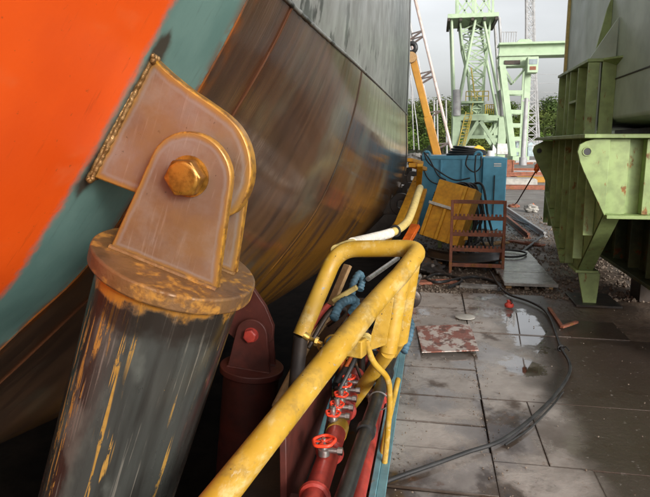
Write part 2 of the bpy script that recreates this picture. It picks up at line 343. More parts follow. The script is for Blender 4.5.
def hazard_mat():
    m, n, l, b = custom('black and yellow stripes'); g = G(n, l); p = g.obj()
    o = n.new('ShaderNodeTexWave'); o.bands_direction = 'DIAGONAL'; o.inputs['Scale'].default_value = .45; l(p, o.inputs['Vector'])
    l(g.mix(g.ramp(o.outputs['Fac'], .48, .52), (.65, .38, .02), (.02, .02, .02)), b.inputs['Base Color']); b.inputs['Roughness'].default_value = .5
    return m
def leaf_mat(name, a, c_):
    m, n, l, b = custom(name); g = G(n, l); p = g.obj()
    oi = n.new('ShaderNodeObjectInfo')
    c = g.mix(g.ramp(g.noise(p, .7, 4), .35, .65), a, c_)
    c = g.mix(g.math('MULTIPLY', oi.outputs['Random'], .8), c, (.085, .10, .02))
    l(c, b.inputs['Base Color']); b.inputs['Roughness'].default_value = .75; b.inputs['Specular IOR Level'].default_value = .2
    return m
TUBE_TOP = 4.4
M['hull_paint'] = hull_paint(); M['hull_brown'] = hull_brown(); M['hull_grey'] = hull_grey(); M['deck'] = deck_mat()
M['yellow'] = yellow_mat(); M['bracket'] = bracket_mat(); M['rustplate'] = rustplate_mat(); M['ground'] = ground_mat(); M['hazard'] = hazard_mat()
M['leaf_a'] = leaf_mat('dark leaves', (.028, .055, .014), (.06, .105, .022)); M['leaf_b'] = leaf_mat('bright leaves', (.07, .13, .022), (.11, .18, .03))

# ------------------------------------------------------------------ mesh builder
ROOT = {}
def catmull(pts, n=6):
    out = []; P = [V(p) for p in pts]
    for i in range(len(P) - 1):
        p0 = P[max(i - 1, 0)]; p1 = P[i]; p2 = P[i + 1]; p3 = P[min(i + 2, len(P) - 1)]
        for k in range(n):
            t = k / n
            out.append(.5 * ((2 * p1) + (-p0 + p2) * t + (2 * p0 - 5 * p1 + 4 * p2 - p3) * t * t + (-p0 + 3 * p1 - 3 * p2 + p3) * t ** 3))
    out.append(P[-1]); return out
def fillet(pts, r, n=5):
    """polyline with its inner corners rounded"""
    P = [V(p) for p in pts]; out = [P[0]]
    for i in range(1, len(P) - 1):
        a = P[i - 1] - P[i]; b = P[i + 1] - P[i]; d = min(r, a.length * .49, b.length * .49)
        q0 = P[i] + a.normalized() * d; q1 = P[i] + b.normalized() * d
        for k in range(n + 1):
            t = k / n; out.append(q0 * (1 - t) ** 2 + P[i] * 2 * t * (1 - t) + q1 * t * t)
    out.append(P[-1]); return out
def frame_of(d):
    d = d.normalized(); u = V((0, 0, 1)) if abs(d.z) < .95 else V((1, 0, 0))
    a = d.cross(u).normalized(); return a, d.cross(a).normalized()
class MB:
    def __init__(s): s.v, s.f, s.w = [], [], []
    def add(s, vs, fs, w=0.):
        o = len(s.v); s.v += [V(x) for x in vs]; s.f += [tuple(i + o for i in f) for f in fs]
        s.w += list(w) if isinstance(w, (list, tuple)) else [w] * len(vs); return s
    def box(s, c, d, rot=None):
        c = V(c); vs = []
        for sx in (-.5, .5):
            for sy in (-.5, .5):
                for sz in (-.5, .5):
                    q = V((sx * d[0], sy * d[1], sz * d[2])); vs.append(c + (rot @ q if rot else q))
        return s.add(vs, [(0, 1, 3, 2), (4, 6, 7, 5), (0, 4, 5, 1), (2, 3, 7, 6), (0, 2, 6, 4), (1, 5, 7, 3)])
    def bx(s, x0, x1, y0, y1, z0, z1): return s.box(((x0 + x1) / 2, (y0 + y1) / 2, (z0 + z1) / 2), (x1 - x0, y1 - y0, z1 - z0))
    def bar(s, p0, p1, w, h=None, up=None):
        p0, p1 = V(p0), V(p1); d = (p1 - p0); h = h or w
        u = V(up) if up else (V((0, 0, 1)) if abs(d.normalized().z) < .95 else V((0, 1, 0)))
        a = d.cross(u).normalized() * w / 2; b = a.cross(d).normalized() * h / 2
        vs = [p + q for p in (p0, p1) for q in (-a - b, a - b, a + b, -a + b)]
        return s.add(vs, [(3, 2, 1, 0), (4, 5, 6, 7), (0, 1, 5, 4), (1, 2, 6, 5), (2, 3, 7, 6), (3, 0, 4, 7)])
    def cyl(s, p0, p1, r0, r1=None, n=20, caps=True):
        p0, p1 = V(p0), V(p1); r1 = r0 if r1 is None else r1; a, b = frame_of(p1 - p0); vs = []
        for p, r in ((p0, r0), (p1, r1)):
            vs += [p + (a * math.cos(2 * math.pi * k / n) + b * math.sin(2 * math.pi * k / n)) * r for k in range(n)]
        fs = [(k, (k + 1) % n, n + (k + 1) % n, n + k) for k in range(n)]
        if caps: fs += [tuple(range(n))[::-1], tuple(range(n, 2 * n))]
        return s.add(vs, fs)
    def lathe(s, p, axis, prof, n=24):
        p = V(p); ax = V(axis).normalized(); a, b = frame_of(ax); vs = []; m = len(prof)
        for r, h in prof:
            vs += [p + ax * h + (a * math.cos(2 * math.pi * k / n) + b * math.sin(2 * math.pi * k / n)) * r for k in range(n)]
        fs = [(i * n + k, i * n + (k + 1) % n, (i + 1) * n + (k + 1) % n, (i + 1) * n + k) for i in range(m - 1) for k in range(n)]
        fs += [tuple(range(n))[::-1], tuple(range((m - 1) * n, m * n))]
        return s.add(vs, fs)
    def tube(s, path, r, n=12, wob=0):
        P = [V(p) for p in path]; m = len(P); vs = []; fs = []
        t = (P[1] - P[0]).normalized(); a, b = frame_of(t)
        for i, p in enumerate(P):
            t2 = (P[min(i + 1, m - 1)] - P[max(i - 1, 0)]).normalized()
            q = t.rotation_difference(t2); a = q @ a; b = q @ b; t = t2
            rr = r(i / (m - 1)) if callable(r) else r
            vs += [p + (a * math.cos(2 * math.pi * k / n) + b * math.sin(2 * math.pi * k / n)) * rr for k in range(n)]
        for i in range(m - 1): fs += [(i * n + k, i * n + (k + 1) % n, (i + 1) * n + (k + 1) % n, (i + 1) * n + k) for k in range(n)]
        fs += [tuple(range(n))[::-1], tuple(range((m - 1) * n, m * n))]
        return s.add(vs, fs)
    def torus(s, c, axis, Rr, r, n=24, k=8, lobes=0, amp=0):
        c = V(c); a, b = frame_of(V(axis)); ax = V(axis).normalized(); vs = []; fs = []
        for i in range(n):
            t = 2 * math.pi * i / n; d = a * math.cos(t) + b * math.sin(t); RR = Rr * (1 + amp * math.cos(lobes * t))
            for j in range(k):
                u = 2 * math.pi * j / k; vs.append(c + d * (RR + r * math.cos(u)) + ax * r * math.sin(u))
        for i in range(n):
            for j in range(k): fs.append((i * k + j, i * k + (j + 1) % k, ((i + 1) % n) * k + (j + 1) % k, ((i + 1) % n) * k + j))
        return s.add(vs, fs)
    def slab(s, poly, ext, inset=0.0, hole=None):
        """flat polygon (3D points) given thickness along ext; inset makes a border ring whose outer edge carries wear"""
        P = [V(p) for p in poly]; n = len(P); e = V(ext); N = e.normalized()
        area = sum((P[i].cross(P[(i + 1) % n]) for i in range(n)), V()).dot(N)
        if area > 0: P.reverse()
        def inner(d):
            Q = []
            for i in range(n):
                e0 = (P[i] - P[i - 1]).normalized(); e1 = (P[(i + 1) % n] - P[i]).normalized()
                n0 = e0.cross(N); n1 = e1.cross(N); bis = n0 + n1
                bis = bis / max(bis.length_squared, .4) * 2; Q.append(P[i] - bis * d * .5 * 1.0)
            return Q
        if not inset:
            vs = P + [p + e for p in P]
            fs = [tuple(range(n)), tuple(range(2 * n - 1, n - 1, -1))] + [((i + 1) % n, i, n + i, n + (i + 1) % n) for i in range(n)]
            return s.add(vs, fs)
        Q = inner(inset) if (inner(.001)[0] - sum(P, V()) / n).length < (P[0] - sum(P, V()) / n).length or True else P
        c = sum(P, V()) / n
        if sum((q - c).length for q in Q) > sum((q - c).length for q in P): Q = [2 * p - q for p, q in zip(P, Q)]
        vs = P + Q + [p + e for p in P] + [q + e for q in Q]; w = [1.] * n + [0.] * n + [1.] * n + [0.] * n
        fs = [tuple(range(n, 2 * n)), tuple(range(4 * n - 1, 3 * n - 1, -1))]
        for i in range(n):
            j = (i + 1) % n
            fs += [(i, j, n + j, n + i), (2 * n + j, 2 * n + i, 3 * n + i, 3 * n + j), (j, i, 2 * n + i, 2 * n + j)]
        return s.add(vs, fs, w)
    def build(s, name, m, parent=None, local=False, smooth=40, bevel=0, seg=2, base=None):
        me = bpy.data.meshes.new(name)
        if parent is not None:
            root = parent
            while root.parent: root = root.parent
            inv = ROOT[root.name].inverted()
            vs = s.v if local else [inv @ v for v in s.v]; loc = None
        else:
            if base is None:
                xs = [v.x for v in s.v]; ys = [v.y for v in s.v]; zs = [v.z for v in s.v]
                base = V(((min(xs) + max(xs)) / 2, (min(ys) + max(ys)) / 2, min(zs)))
            loc = V(base); vs = [v - loc for v in s.v]
        me.from_pydata([tuple(v) for v in vs], [], s.f)
        if any(s.w):
            at = me.attributes.new('wear', 'FLOAT', 'POINT'); at.data.foreach_set('value', s.w)
        mats = m if isinstance(m, (list, tuple)) else [m]
        for q in mats: me.materials.append(M[q] if isinstance(q, str) else q)
        me.validate()
        if smooth:
            me.polygons.foreach_set('use_smooth', [True] * len(me.polygons)); me.set_sharp_from_angle(angle=R(smooth))
        o = bpy.data.objects.new(name, me); COL.objects.link(o)
        if parent is not None: o.parent = parent
        else:
            o.location = loc; ROOT[o.name] = Matrix.Translation(loc)
        if bevel:
            b = o.modifiers.new('bevel', 'BEVEL'); b.width = bevel; b.segments = seg; b.limit_method = 'ANGLE'; b.angle_limit = R(35); b.harden_normals = False
        return o
def empty(name, loc, rot=None):
    o = bpy.data.objects.new(name, None); COL.objects.link(o); o.empty_display_size = .1
    mt = Matrix.Translation(V(loc)) @ (rot.to_4x4() if rot else Matrix.Identity(4))
    o.matrix_world = mt; ROOT[o.name] = mt; return o
def tag(o, label, cat, group=None):
    o['label'] = label; o['category'] = cat
    if group: o['group'] = group
    return o
def struct(o): o['kind'] = 'structure'; return o
def copy_tree(o, parent=None):
    c = o.copy(); COL.objects.link(c); c.parent = parent
    for ch in o.children: copy_tree(ch, c)
    return c

# ------------------------------------------------------------------ setting: ground, dock bottom, dock wall, deck
PIT_Z = -3.0
g = MB()
gx0 = -.30
g.add([(gx0, -8, -.03), (600, -8, -.03), (600, 700, -.03), (gx0, 700, -.03)], [(0, 1, 2, 3)])
g.add([(-600, 24, -.03), (gx0, 24, -.03), (gx0, 700, -.03), (-600, 700, -.03)], [(0, 1, 2, 3)])
struct(g.build('ground', 'ground', base=(0, 0, -.03)))
g = MB().add([(-30, -8, PIT_Z), (gx0, -8, PIT_Z), (gx0, 24, PIT_Z), (-30, 24, PIT_Z)], [(0, 1, 2, 3)])
struct(g.build('dock_floor', 'blackfloor', base=(0, 0, PIT_Z)))
g = MB().bx(gx0 - .02, gx0 + .15, -8, 24, PIT_Z, -.034).bx(-30, gx0 - .02, 23.9, 24.1, PIT_Z, -.034).bx(-16, -15.8, -8, 23.9, PIT_Z, 4)
struct(g.build('dock_wall', 'dirt'))
deck = struct(empty('walkway', (0, 0, 0)))
ys_l = [1.6, 2.1, 2.55, 2.94, 3.25, 3.62, 4.10, 4.52, 5.1, 5.75, 6.35]
pl = []
for i in range(len(ys_l) - 1): pl.append((-.20, .33, ys_l[i], ys_l[i + 1]))
NL = len(pl)
pl += [(.33, .60, 2.86, 3.62), (.60, 2.2, 2.86, 3.62), (.33, 2.2, 3.62, 5.0), (.33, 1.15, 5.0, 6.38), (1.15, 1.6, 5.0, 5.5), (.33, .8, 1.6, 2.86), (.8, 2.2, 1.6, 2.86)]
for i_, (x0, x1, y0, y1) in enumerate(pl):
    gap = .0025 if i_ < NL else .0015; dz = random.uniform(-.006, .008) if i_ < NL else random.uniform(-.002, .002); tx, ty = random.uniform(-.006, .006), random.uniform(-.007, .007)
    j = lambda: random.uniform(-.005, .004) if i_ < NL else random.uniform(-.001, .001)
    cs = [(x0 + gap + j(), y0 + gap + j()), (x1 - gap + j(), y0 + gap + j()), (x1 - gap + j(), y1 - gap + j()), (x0 + gap + j(), y1 - gap + j())]
    cx, cy = (x0 + x1) / 2, (y0 + y1) / 2
    q = [V((x, y, dz + (x - cx) * tx + (y - cy) * ty)) for x, y in cs]
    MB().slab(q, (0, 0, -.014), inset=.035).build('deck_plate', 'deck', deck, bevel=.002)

# ------------------------------------------------------------------ ship hull
NEAR = [(-.50, 4.6), (-.50, 3.2), (-.53, 2.5), (-.58, 2.1), (-.657, 1.958), (-.787, 1.755), (-.994, 1.455), (-1.26, 1.11), (-1.57, .84), (-2.0, .46), (-2.5, .04), (-3.0, -.4), (-3.7, -.8), (-5, -1.0), (-9, -1.05), (-15, -1.05)]
FAR = [(-.50, 4.6), (-.50, 3.2), (-.51, 2.5), (-.52, 2.1), (-.51, 1.85), (-.50, 1.6), (-.50, 1.3), (-.54, 1.0), (-.64, .7), (-.86, .33), (-1.3, -.1), (-2, -.5), (-3.2, -.85), (-5, -1), (-9, -1.05), (-15, -1.05)]
SUBD = 6
def sstep(t): t = min(max(t, 0), 1); return t * t * (3 - 2 * t)
def section(Y):
    u = min(max((Y - 2.5) / 9.5, 0), 1); t = (1 - (1 - u) ** 2.8) * sstep((Y - 2.2) / 2.0)
    inset = -max(0, Y - 11.4) ** 2 * .12
    pts = [V((a[0] * (1 - t) + b[0] * t + inset, Y, a[1] * (1 - t) + b[1] * t)) for a, b in zip(NEAR, FAR)]
    up = catmull(pts[:4], SUBD); lo = catmull(pts[3:], SUBD)
    return up, lo
def yrange(a, b, d):
    n = max(1, round((b - a) / d)); return [a + (b - a) * i / n for i in range(n + 1)]
def loft(rows):
    m = MB(); n = len(rows[0])
    for r in rows: m.v += r; m.w += [0.] * n
    for i in range(len(rows) - 1):
        for k in range(n - 1): m.f.append((i * n + k, i * n + k + 1, (i + 1) * n + k + 1, (i + 1) * n + k))
    return m
hull = empty('ship_hull', (-3, 5, -1))
tag(hull, 'huge ship hull with orange, teal and bare rusty plating curving over the dock', 'ship')
JY = 2.0
loft([section(y)[1] for y in yrange(-2.5, JY, .08)]).build('hull_plate', 'hull_paint', hull, smooth=60)['label'] = 'orange hull plating with a teal primer margin'
loft([section(y)[1] for y in yrange(JY, 4.6, .08)]).build('hull_plate', 'hull_brown', hull, smooth=60)['label'] = 'brown rusty lower hull plating'
loft([section(y)[1] for y in yrange(4.6, 18, .12)]).build('hull_plate', 'hull_brown', hull, smooth=60)
loft([section(y)[0] for y in yrange(-2.5, JY, .12)]).build('hull_plate', 'hull_paint', hull, smooth=60)
loft([section(y)[0] for y in yrange(JY, 18, .12)]).build('hull_plate', 'hull_grey', hull, smooth=60)['label'] = 'grey bare steel upper hull plating with black stains'
def hull_line(idx, ys, part=1): return [section(y)[part][idx] for y in ys]
def hull_pt(Y, z):
    lo = section(Y)[1]
    for a, b in zip(lo, lo[1:]):
        if b.z <= z <= a.z:
            t = (a.z - z) / (a.z - b.z); return a.lerp(b, t)
    return lo[-1]
bead = MB().tube([p + V((.002, 0, 0)) for p in hull_line(0, yrange(-2.5, 13, .06))], lambda t: .011 + .002 * math.sin(t * 900), 6)
bead.build('weld_seam', 'hull_grey', hull, smooth=60)
for yy, rr in ((JY, .005), (2.47, .007), (4.6, .006), (10.9, .012)):
    MB().tube([p + V((.001, 0, -.001)) for p in section(yy)[1][:-18]], rr, 6).build('weld_seam', 'hull_brown' if yy < 10 else 'black', hull, smooth=60)
MB().tube(section(10.9)[0], .012, 6).build('weld_seam', 'black', hull, smooth=60)

# ------------------------------------------------------------------ shoring props
def shape_pt(px, py): return atY(px, py, 1.6)
def build_prop(name, foot, rot, far=False):
    """local frame: z along the tube, bolt axis along local y; bolt centre at z = BZ"""
    BZ = TUBE_TOP + .325
    o = empty(name, foot, rot)
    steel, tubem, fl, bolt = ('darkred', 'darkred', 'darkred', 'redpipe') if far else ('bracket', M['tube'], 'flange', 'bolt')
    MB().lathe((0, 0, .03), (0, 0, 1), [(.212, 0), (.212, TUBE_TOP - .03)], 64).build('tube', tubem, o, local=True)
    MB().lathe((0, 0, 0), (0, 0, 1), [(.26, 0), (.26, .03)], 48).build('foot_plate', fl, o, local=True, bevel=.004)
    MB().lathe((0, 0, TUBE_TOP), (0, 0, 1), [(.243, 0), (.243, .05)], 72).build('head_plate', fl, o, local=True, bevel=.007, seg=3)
    zt = TUBE_TOP + .05
    r = .118
    poly = [(-.17, zt), (.17, zt)]
    # tangent-sided plate with a round top
    a0 = math.asin(r / math.hypot(.17, BZ - zt)) - math.atan2(.17, BZ - zt)
    arc = [(r * math.cos(t), BZ + r * math.sin(t)) for t in [(.183 + (math.pi - .366) * k / 22) for k in range(23)]]
    poly = [(.165, zt)] + arc + [(-.165, zt)]
    for y0, y1 in ((-.095, -.065), (.065, .095)):
        pe = MB().slab([(x, y0, z) for x, z in poly], (0, y1 - y0, 0), inset=.05).build('clevis_plate', steel, o, local=True, bevel=.005, seg=2)
        for q in (y0 - .004, y1 + .004):
            w = MB().tube([(-.165 + .33 * k / 60, q, zt + .002) for k in range(61)], lambda t: .0085 + .0018 * noise.noise(V((t * 9, q * 40, 0))), 8)
            w.build('weld_bead', fl if far else 'flange', pe, local=True)
    # hex bolt head, washer chamfer, shank and nut
    hx = MB(); n = 6; pts = [(.053 * math.cos(R(60 * k + 20)), .053 * math.sin(R(60 * k + 20))) for k in range(n)]
    hx.slab([(x, -.101, BZ + z) for x, z in pts], (0, -.042, 0))
    hb = hx.build('bolt_head', bolt, o, local=True, bevel=.006, seg=3)
    MB().lathe((0, -.142, BZ), (0, -1, 0), [(.044, 0), (.041, .003), (.034, .004)], 32).build('bolt_face', bolt, hb, local=True)
    MB().lathe((0, -.095, BZ), (0, -1, 0), [(.056, 0), (.056, .005)], 32).build('washer', bolt, o, local=True)
    MB().cyl((0, -.10, BZ), (0, .13, BZ), .03, n=24).build('bolt_shank', bolt, o, local=True)
    nh = MB().slab([(x, .096, BZ + z) for x, z in pts], (0, .05, 0)).build('bolt_nut', bolt, o, local=True, bevel=.004)
    return o, BZ
M['tube'] = tube_mat()
tilt = Matrix.Rotation(R(3.2), 3, 'X') @ Matrix.Rotation(R(20.2), 3, 'Y')
boltw = atY(189, 175, 1.49) + V((-.002, 0, 0)); boltw.y = 1.62; boltw.x *= 1.02
up = tilt @ V((0, 0, 1)); BZ0 = TUBE_TOP + .325
foot = boltw - up * BZ0
prop, _ = build_prop('shoring_prop', foot, tilt)
tag(prop, 'thick scraped steel tube prop with ochre paint streaks bolted to the hull bracket', 'prop')
# pad eye welded on the hull
pp = [(152, 57), (166, 71), (186, 88), (208, 104), (226, 119), (238, 135), (245, 155), (246, 178), (240, 198), (228, 214), (205, 222), (175, 211), (135, 193), (92, 177)]
pp = [(x + (0, 1, 2, 3.5, 5, 5, 5, 5, 5, 5, 5, 0, 0, 0)[i], y) for i, (x, y) in enumerate(pp)]
poly = [atY(*pp[0], 1.595)] + catmull([atY(x, y, 1.595) for x, y in pp[1:11]], 4) + [atY(x, y, 1.595) for x, y in pp[11:]]
eye = MB().slab(poly, (0, .05, 0), inset=.06).build('pad_eye', 'bracket', prop, bevel=.005)
a, b_ = atY(153, 57, 1.592), atY(92, 178, 1.592)
def bumpy(a, b, n, r0, amp, seed):
    rnd = random.Random(seed); m = MB(); path = [a.lerp(b, k / n) for k in range(n + 1)]
    rs = [r0 * (1 + amp * 3 * noise.noise(V((k * .13, seed, 0))) + .05 * math.sin(k * .9)) for k in range(n + 1)]
    path = [q + V((.0025 * noise.noise(V((k * .2, 5 + seed, 1))), 0, .0025 * noise.noise(V((k * .2, 9 + seed, 4))))) for k, q in enumerate(path)]
    m.tube(path, lambda t: rs[min(n, int(round(t * n)))], 10); return m
bumpy(a, b_, 130, .0072, .07, 1).build('weld_bead', 'weld', eye)
bumpy(a + V((-.010, -.003, 0)), b_ + V((-.010, -.003, 0)), 125, .006, .07, 2).build('weld_bead', 'weld', eye)
for e, sd_ in ((a, 3), (b_, 4)):
    m = MB(); rnd = random.Random(sd_)
    for k in range(6):
        c = e + V((rnd.uniform(-.010, .006), rnd.uniform(-.004, .03), rnd.uniform(-.008, .008)))
        m.lathe(c - V((0, 0, .011)), (rnd.uniform(-.3, .3), -.4, 1), [(.003, 0), (.008, .004), (.0095, .010), (.007, .016), (.002, .018)], 12)
    m.build('weld_stop', 'weld', eye)
# second, dark red prop farther along and more beyond
def place_prop(pxb, Y, tl, label, rz=0):
    rot = Matrix.Rotation(R(rz), 3, 'Z') @ Matrix.Rotation(R(tl), 3, 'Y'); bw = atY(*pxb, Y)
    upv = rot @ V((0, 0, 1)); fz = (bw.z - PIT_Z) / upv.z
    foot = bw - upv * fz
    global TUBE_TOP
    keep = TUBE_TOP; TUBE_TOP = fz - .325
    p, _ = build_prop('shoring_prop', foot, rot, True); TUBE_TOP = keep
    # its pad eye up to the plating
    loc = []
    BZ = fz
    w = bw
    tgt = [hull_pt(Y, w.z + .62), hull_pt(Y, w.z + .34)]
    q = [w + V((-.20, 0, .62)), w + V((-.02, 0, .36)), w + V((.09, 0, .20)), w + V((.15, 0, .05)), w + V((.14, 0, -.06)), w + V((.05, 0, -.14)), w + V((-.08, 0, -.12)), w + V((-.46, 0, .18)), w + V((-.55, 0, .5))]
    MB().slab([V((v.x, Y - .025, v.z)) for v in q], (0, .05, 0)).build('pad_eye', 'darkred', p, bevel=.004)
    return tag(p, label, 'prop')
place_prop((255, 331), 4.2, 6, 'dark red tube prop with a red bolt standing in the shade under the hull')

# sheaves / eye plates hung along the far turn of the hull
def eye_plate(c, s, name='eye_plate'):
    o = empty(name, c); m = MB(); n = 24
    ring = lambda r, y: [V(c) + V((r * math.cos(2 * math.pi * k / n), y, r * math.sin(2 * math.pi * k / n))) for k in range(n)]
    t = .05
    A, B, C, D = ring(s, -t), ring(s * .38, -t), ring(s, t), ring(s * .38, t)
    vs = A + B + C + D; fs = []
    for k in range(n):
        j = (k + 1) % n
        fs += [(k, j, n + j, n + k), (2 * n + j, 2 * n + k, 3 * n + k, 3 * n + j), (j, k, 2 * n + k, 2 * n + j), (n + k, n + j, 3 * n + j, 3 * n + k)]
    MB().add(vs, fs).build('ring', 'darksteel', o, bevel=.006)
    MB().bx(c[0] - s * 1.6, c[0] - s * .3, c[1] - t * .8, c[1] + t * .8, c[2] - s * .95, c[2] + s * .4).build('arm', 'darksteel', o, bevel=.006)
    return o
for (px, py, Y, s, lb) in ((414, 170, 12.6, .13, 'black steel eye plate highest beside the far end of the hull'), (413, 178, 11.6, .13, 'black steel eye plate below the topmost one at the far hull'),
                       (410, 191, 10.6, .15, 'black steel eye plate just above the white wrapped pipe end'), (401, 204, 9.4, .17, 'lowest black steel eye plate under the turn of the hull')):
    tag(eye_plate(atY(px, py, Y), s), lb, 'eye plate', 'black eye plates along the far hull')

# ------------------------------------------------------------------ yellow pipe guard with its posts
guard = empty('pipe_guard', (-.4, 2.6, -.034))
tag(guard, 'bent yellow guard rail of thick chipped pipe beside the valves', 'guard rail')
RP = .046
p0 = atY(150, 585, 1.18); p1 = atY(235, 478, 1.5); p2 = atY(338, 348, 2.12); p3 = atY(380, 297, 2.62); p4 = atY(417, 249, 3.12)
p5 = atY(338, 249, 3.22); p6 = atY(301, 336, 3.02)
rail = catmull([p0, p1, p2, p3, atY(400, 276, 2.82)], 8) 
end = fillet([atY(400, 276, 2.82), p4 + V((.02, .03, 0)), p5, p6], .11, 8)
MB().tube(rail + end[1:], RP, 24).build('rail', 'yellow', guard, smooth=60)
MB().torus(p2 + V((-.01, .02, 0)), (p3 - p1), RP + .001, .004, 28, 6).build('band', 'brass', guard)
pb = atY(404, 268, 2.95)
MB().cyl(pb + V((-.01, .06, -.03)), atY(388, 352, 2.95), .045, n=20).build('post', 'yellow', guard)
MB().cyl(atY(411, 258, 3.1) + V((0, .04, -.02)), atY(399, 340, 3.25), .05, n=20).build('post', 'yellow', guard)
MB().slab([atY(388, 296, 2.9), atY(394, 298, 2.9), atY(386, 345, 2.9), atY(366, 352, 2.9), atY(376, 318, 2.9)], (0, .012, 0)).build('gusset', 'yellow', guard, bevel=.002)
# lower legs of the guard down onto the pipe tray
for q, e in ((p6, V((-.74, 3.0, -.06))), (atY(388, 352, 2.95), V((-.50, 3.35, -.06))), (atY(399, 340, 3.25), V((-.40, 3.75, -.06)))):
    MB().cyl(q, e, .04, n=16).build('lower_leg', 'darksteel' if e.x < -.7 else 'yellow', guard)
# clamp box and elbow
MB().box(atY(356, 347, 2.35), (.075, .06, .075), Matrix.Rotation(R(-15), 3, 'Z')).build('clamp', 'yellow', guard, bevel=.006)
eb = atY(366, 340, 2.4)
MB().tube(fillet([eb, atY(372, 362, 2.42), atY(389, 378, 2.5), atY(390, 405, 2.56), atY(387, 440, 2.62), atY(383, 478, 2.66)], .06, 6), .0135, 14).build('elbow', 'yellow', guard, smooth=60)
MB().cyl(eb + V((0, -.006, .004)), eb + V((0, .01, .012)), .022, n=18).build('collar', 'pale_yellow', guard)
tp = atY(309, 338, 2.15)
MB().cyl(atY(322, 344, 2.13), tp, .008, n=10).cyl(tp, tp + V((-.02, 0, .012)), .014, n=10).cyl(atY(318, 342, 2.13), atY(315, 341, 2.13), .018, n=6).build('nipple', 'brass', guard, smooth=40)

st = empty('kick_rail', atZ(385, 478, -.034))
tag(st, 'slim yellow upright strip standing at the deck edge beside blue channel', 'rail')
MB().tube(fillet([V((-.215, 2.5, -.02)), V((-.20, 2.9, .12)), V((-.17, 3.32, .21))], .1, 6), .016, 14).build('tube', 'yellow', st, smooth=60)

# pale pipe with white wrapped sleeve
wp = empty('wrapped_pipe', atY(338, 250, 5) - V((0, 0, .6)))
tag(wp, 'pale yellow pipe with a white taped sleeve and black tie', 'pipe')
path = catmull([atY(336, 250, 3.4), atY(350, 244, 4.1), atY(372, 238, 4.8), atY(393, 232, 5.1), atY(406, 223, 5.5), atY(412, 211, 5.9), atY(417, 196, 6.5), atY(420, 188, 7.2)], 8)
MB().tube(path, lambda t: .031 + .011 * t, 16).build('pipe', 'pale_yellow', wp, smooth=60)
MB().tube(path[9:24], .041, 16).build('sleeve', 'white_wrap', wp, smooth=60)
MB().torus(path[25], path[26] - path[24], .044, .011, 20, 6).build('tie', 'black', wp)

# ------------------------------------------------------------------ pipes and valve bank along the dock edge
vb = empty('valve_manifold', (-.43, 2.8, -.03))
tag(vb, 'red manifold pipe carrying six bright red handwheel valves', 'manifold')
MB().tube([(-.43, 1.9, .17), (-.43, 3.45, .17)], .048, 20).build('pipe', 'redpipe', vb)
for yy in (2.15, 2.5, 2.95, 3.3):
    MB().torus((-.43, yy, .17), (0, 1, 0), .05, .016, 24, 8).build('flange', 'redpipe', vb)
MB().cyl((-.43, 2.68, .17), (-.43, 2.76, .17), .052, n=20).build('band', 'yellow', vb)
def valve(x, y, z, r):
    sp = x * 91 + y * 57
    w = MB().torus((x, y, z), (0, 0, 1), r, r * .17, 30, 8, 5, .05)
    for k in range(5):
        t = 2 * math.pi * k / 5 + sp; w.bar((x + r * .2 * math.cos(t), y + r * .2 * math.sin(t), z - .002), (x + r * math.cos(t), y + r * math.sin(t), z), r * .2, r * .14)
    w.lathe((x, y, z - r * .2), (0, 0, 1), [(r * .3, 0), (r * .3, r * .35)], 14)
    body = MB().lathe((x, y, .19), (0, 0, 1), [(.018, 0), (.018, .03), (.026, .032), (.026, .06), (.015, .064), (.015, .10), (.007, .102), (.007, z - .19)], 14).build('valve', 'chrome', vb)
    tl = Matrix.Rotation(R(9 * math.sin(sp * 3)), 3, (math.cos(sp), math.sin(sp), 0)); cc = V((x, y, z)); w.v = [cc + tl @ (q - cc) for q in w.v]
    w.build('handwheel', 'wheel', body, smooth=50)
    MB().lathe((x, y, z + r * .1), (0, 0, 1), [(.008, 0), (.008, .01)], 6).build('nut', 'chrome', body)
    MB().cyl((x, y, .245), (x + .075, y, .245), .012, n=12).cyl((x + .06, y, .245), (x + .082, y, .245), .017, n=6).build('outlet', 'chrome', body)
for (px, py, yv, r) in ((324, 441, 2.38, .047), (333, 413, 2.72, .034), (337, 404, 2.82, .033), (341, 394, 2.93, .034), (345, 385, 3.04, .033), (349, 377, 3.15, .034)):
    q = atY(px, py, yv); valve(q.x, q.y, q.z, r)
for yy in (2.2, 3.35):
    MB().bx(-.55, -.20, yy, yy + .04, .07, .115).bx(-.32, -.285, yy, yy + .04, -.2, .07).build('support', 'darkred', vb, bevel=.003)
lp = empty('lower_red_pipe', (-.30, 2.8, -.03))
tag(lp, 'thin red pipe lying low between the grey pipe and blue channel', 'pipe')
MB().tube([(-.275, 1.8, .085), (-.27, 4.6, .085)], .032, 16).build('pipe', 'redpipe', lp)
MB().cyl((-.273, 3.3, .085), (-.273, 3.36, .085), .045, n=18).build('flange', 'redpipe', lp)
gp = empty('grey_pipe', (-.27, 3.5, -.03))
tag(gp, 'long grey steel pipe with round end disc and bent handle', 'pipe')
q0, q1 = V((-.315, 1.9, .21)), atY(412, 296, 4.55)
MB().tube([q0, q0.lerp(q1, .5), q1], .034, 18).build('pipe', 'steelpipe', gp)
for t in (.25, .48, .70): 
    c = q0.lerp(q1, t); d = (q1 - q0).normalized(); MB().cyl(c - d * .02, c + d * .02, .045, n=20).build('coupling', 'steelpipe', gp)
d = (q1 - q0).normalized(); c = q0.lerp(q1, .97)
MB().lathe(c, d, [(.06, 0), (.075, .012), (.075, .05), (.055, .07)], 28).build('disc', 'darksteel', gp)
MB().tube(fillet([q1, atY(419, 279, 4.85), atY(421, 276, 4.75), atY(414, 276, 4.7)], .03, 5), .013, 12).build('handle', 'chrome', gp)
MB().torus(q0.lerp(q1, .36) + V((.01, 0, 0)), d, .05, .004, 28, 6).build('wire_loop', 'chrome', gp)
ch = empty('edge_channel', (-.22, 3.5, -.03))
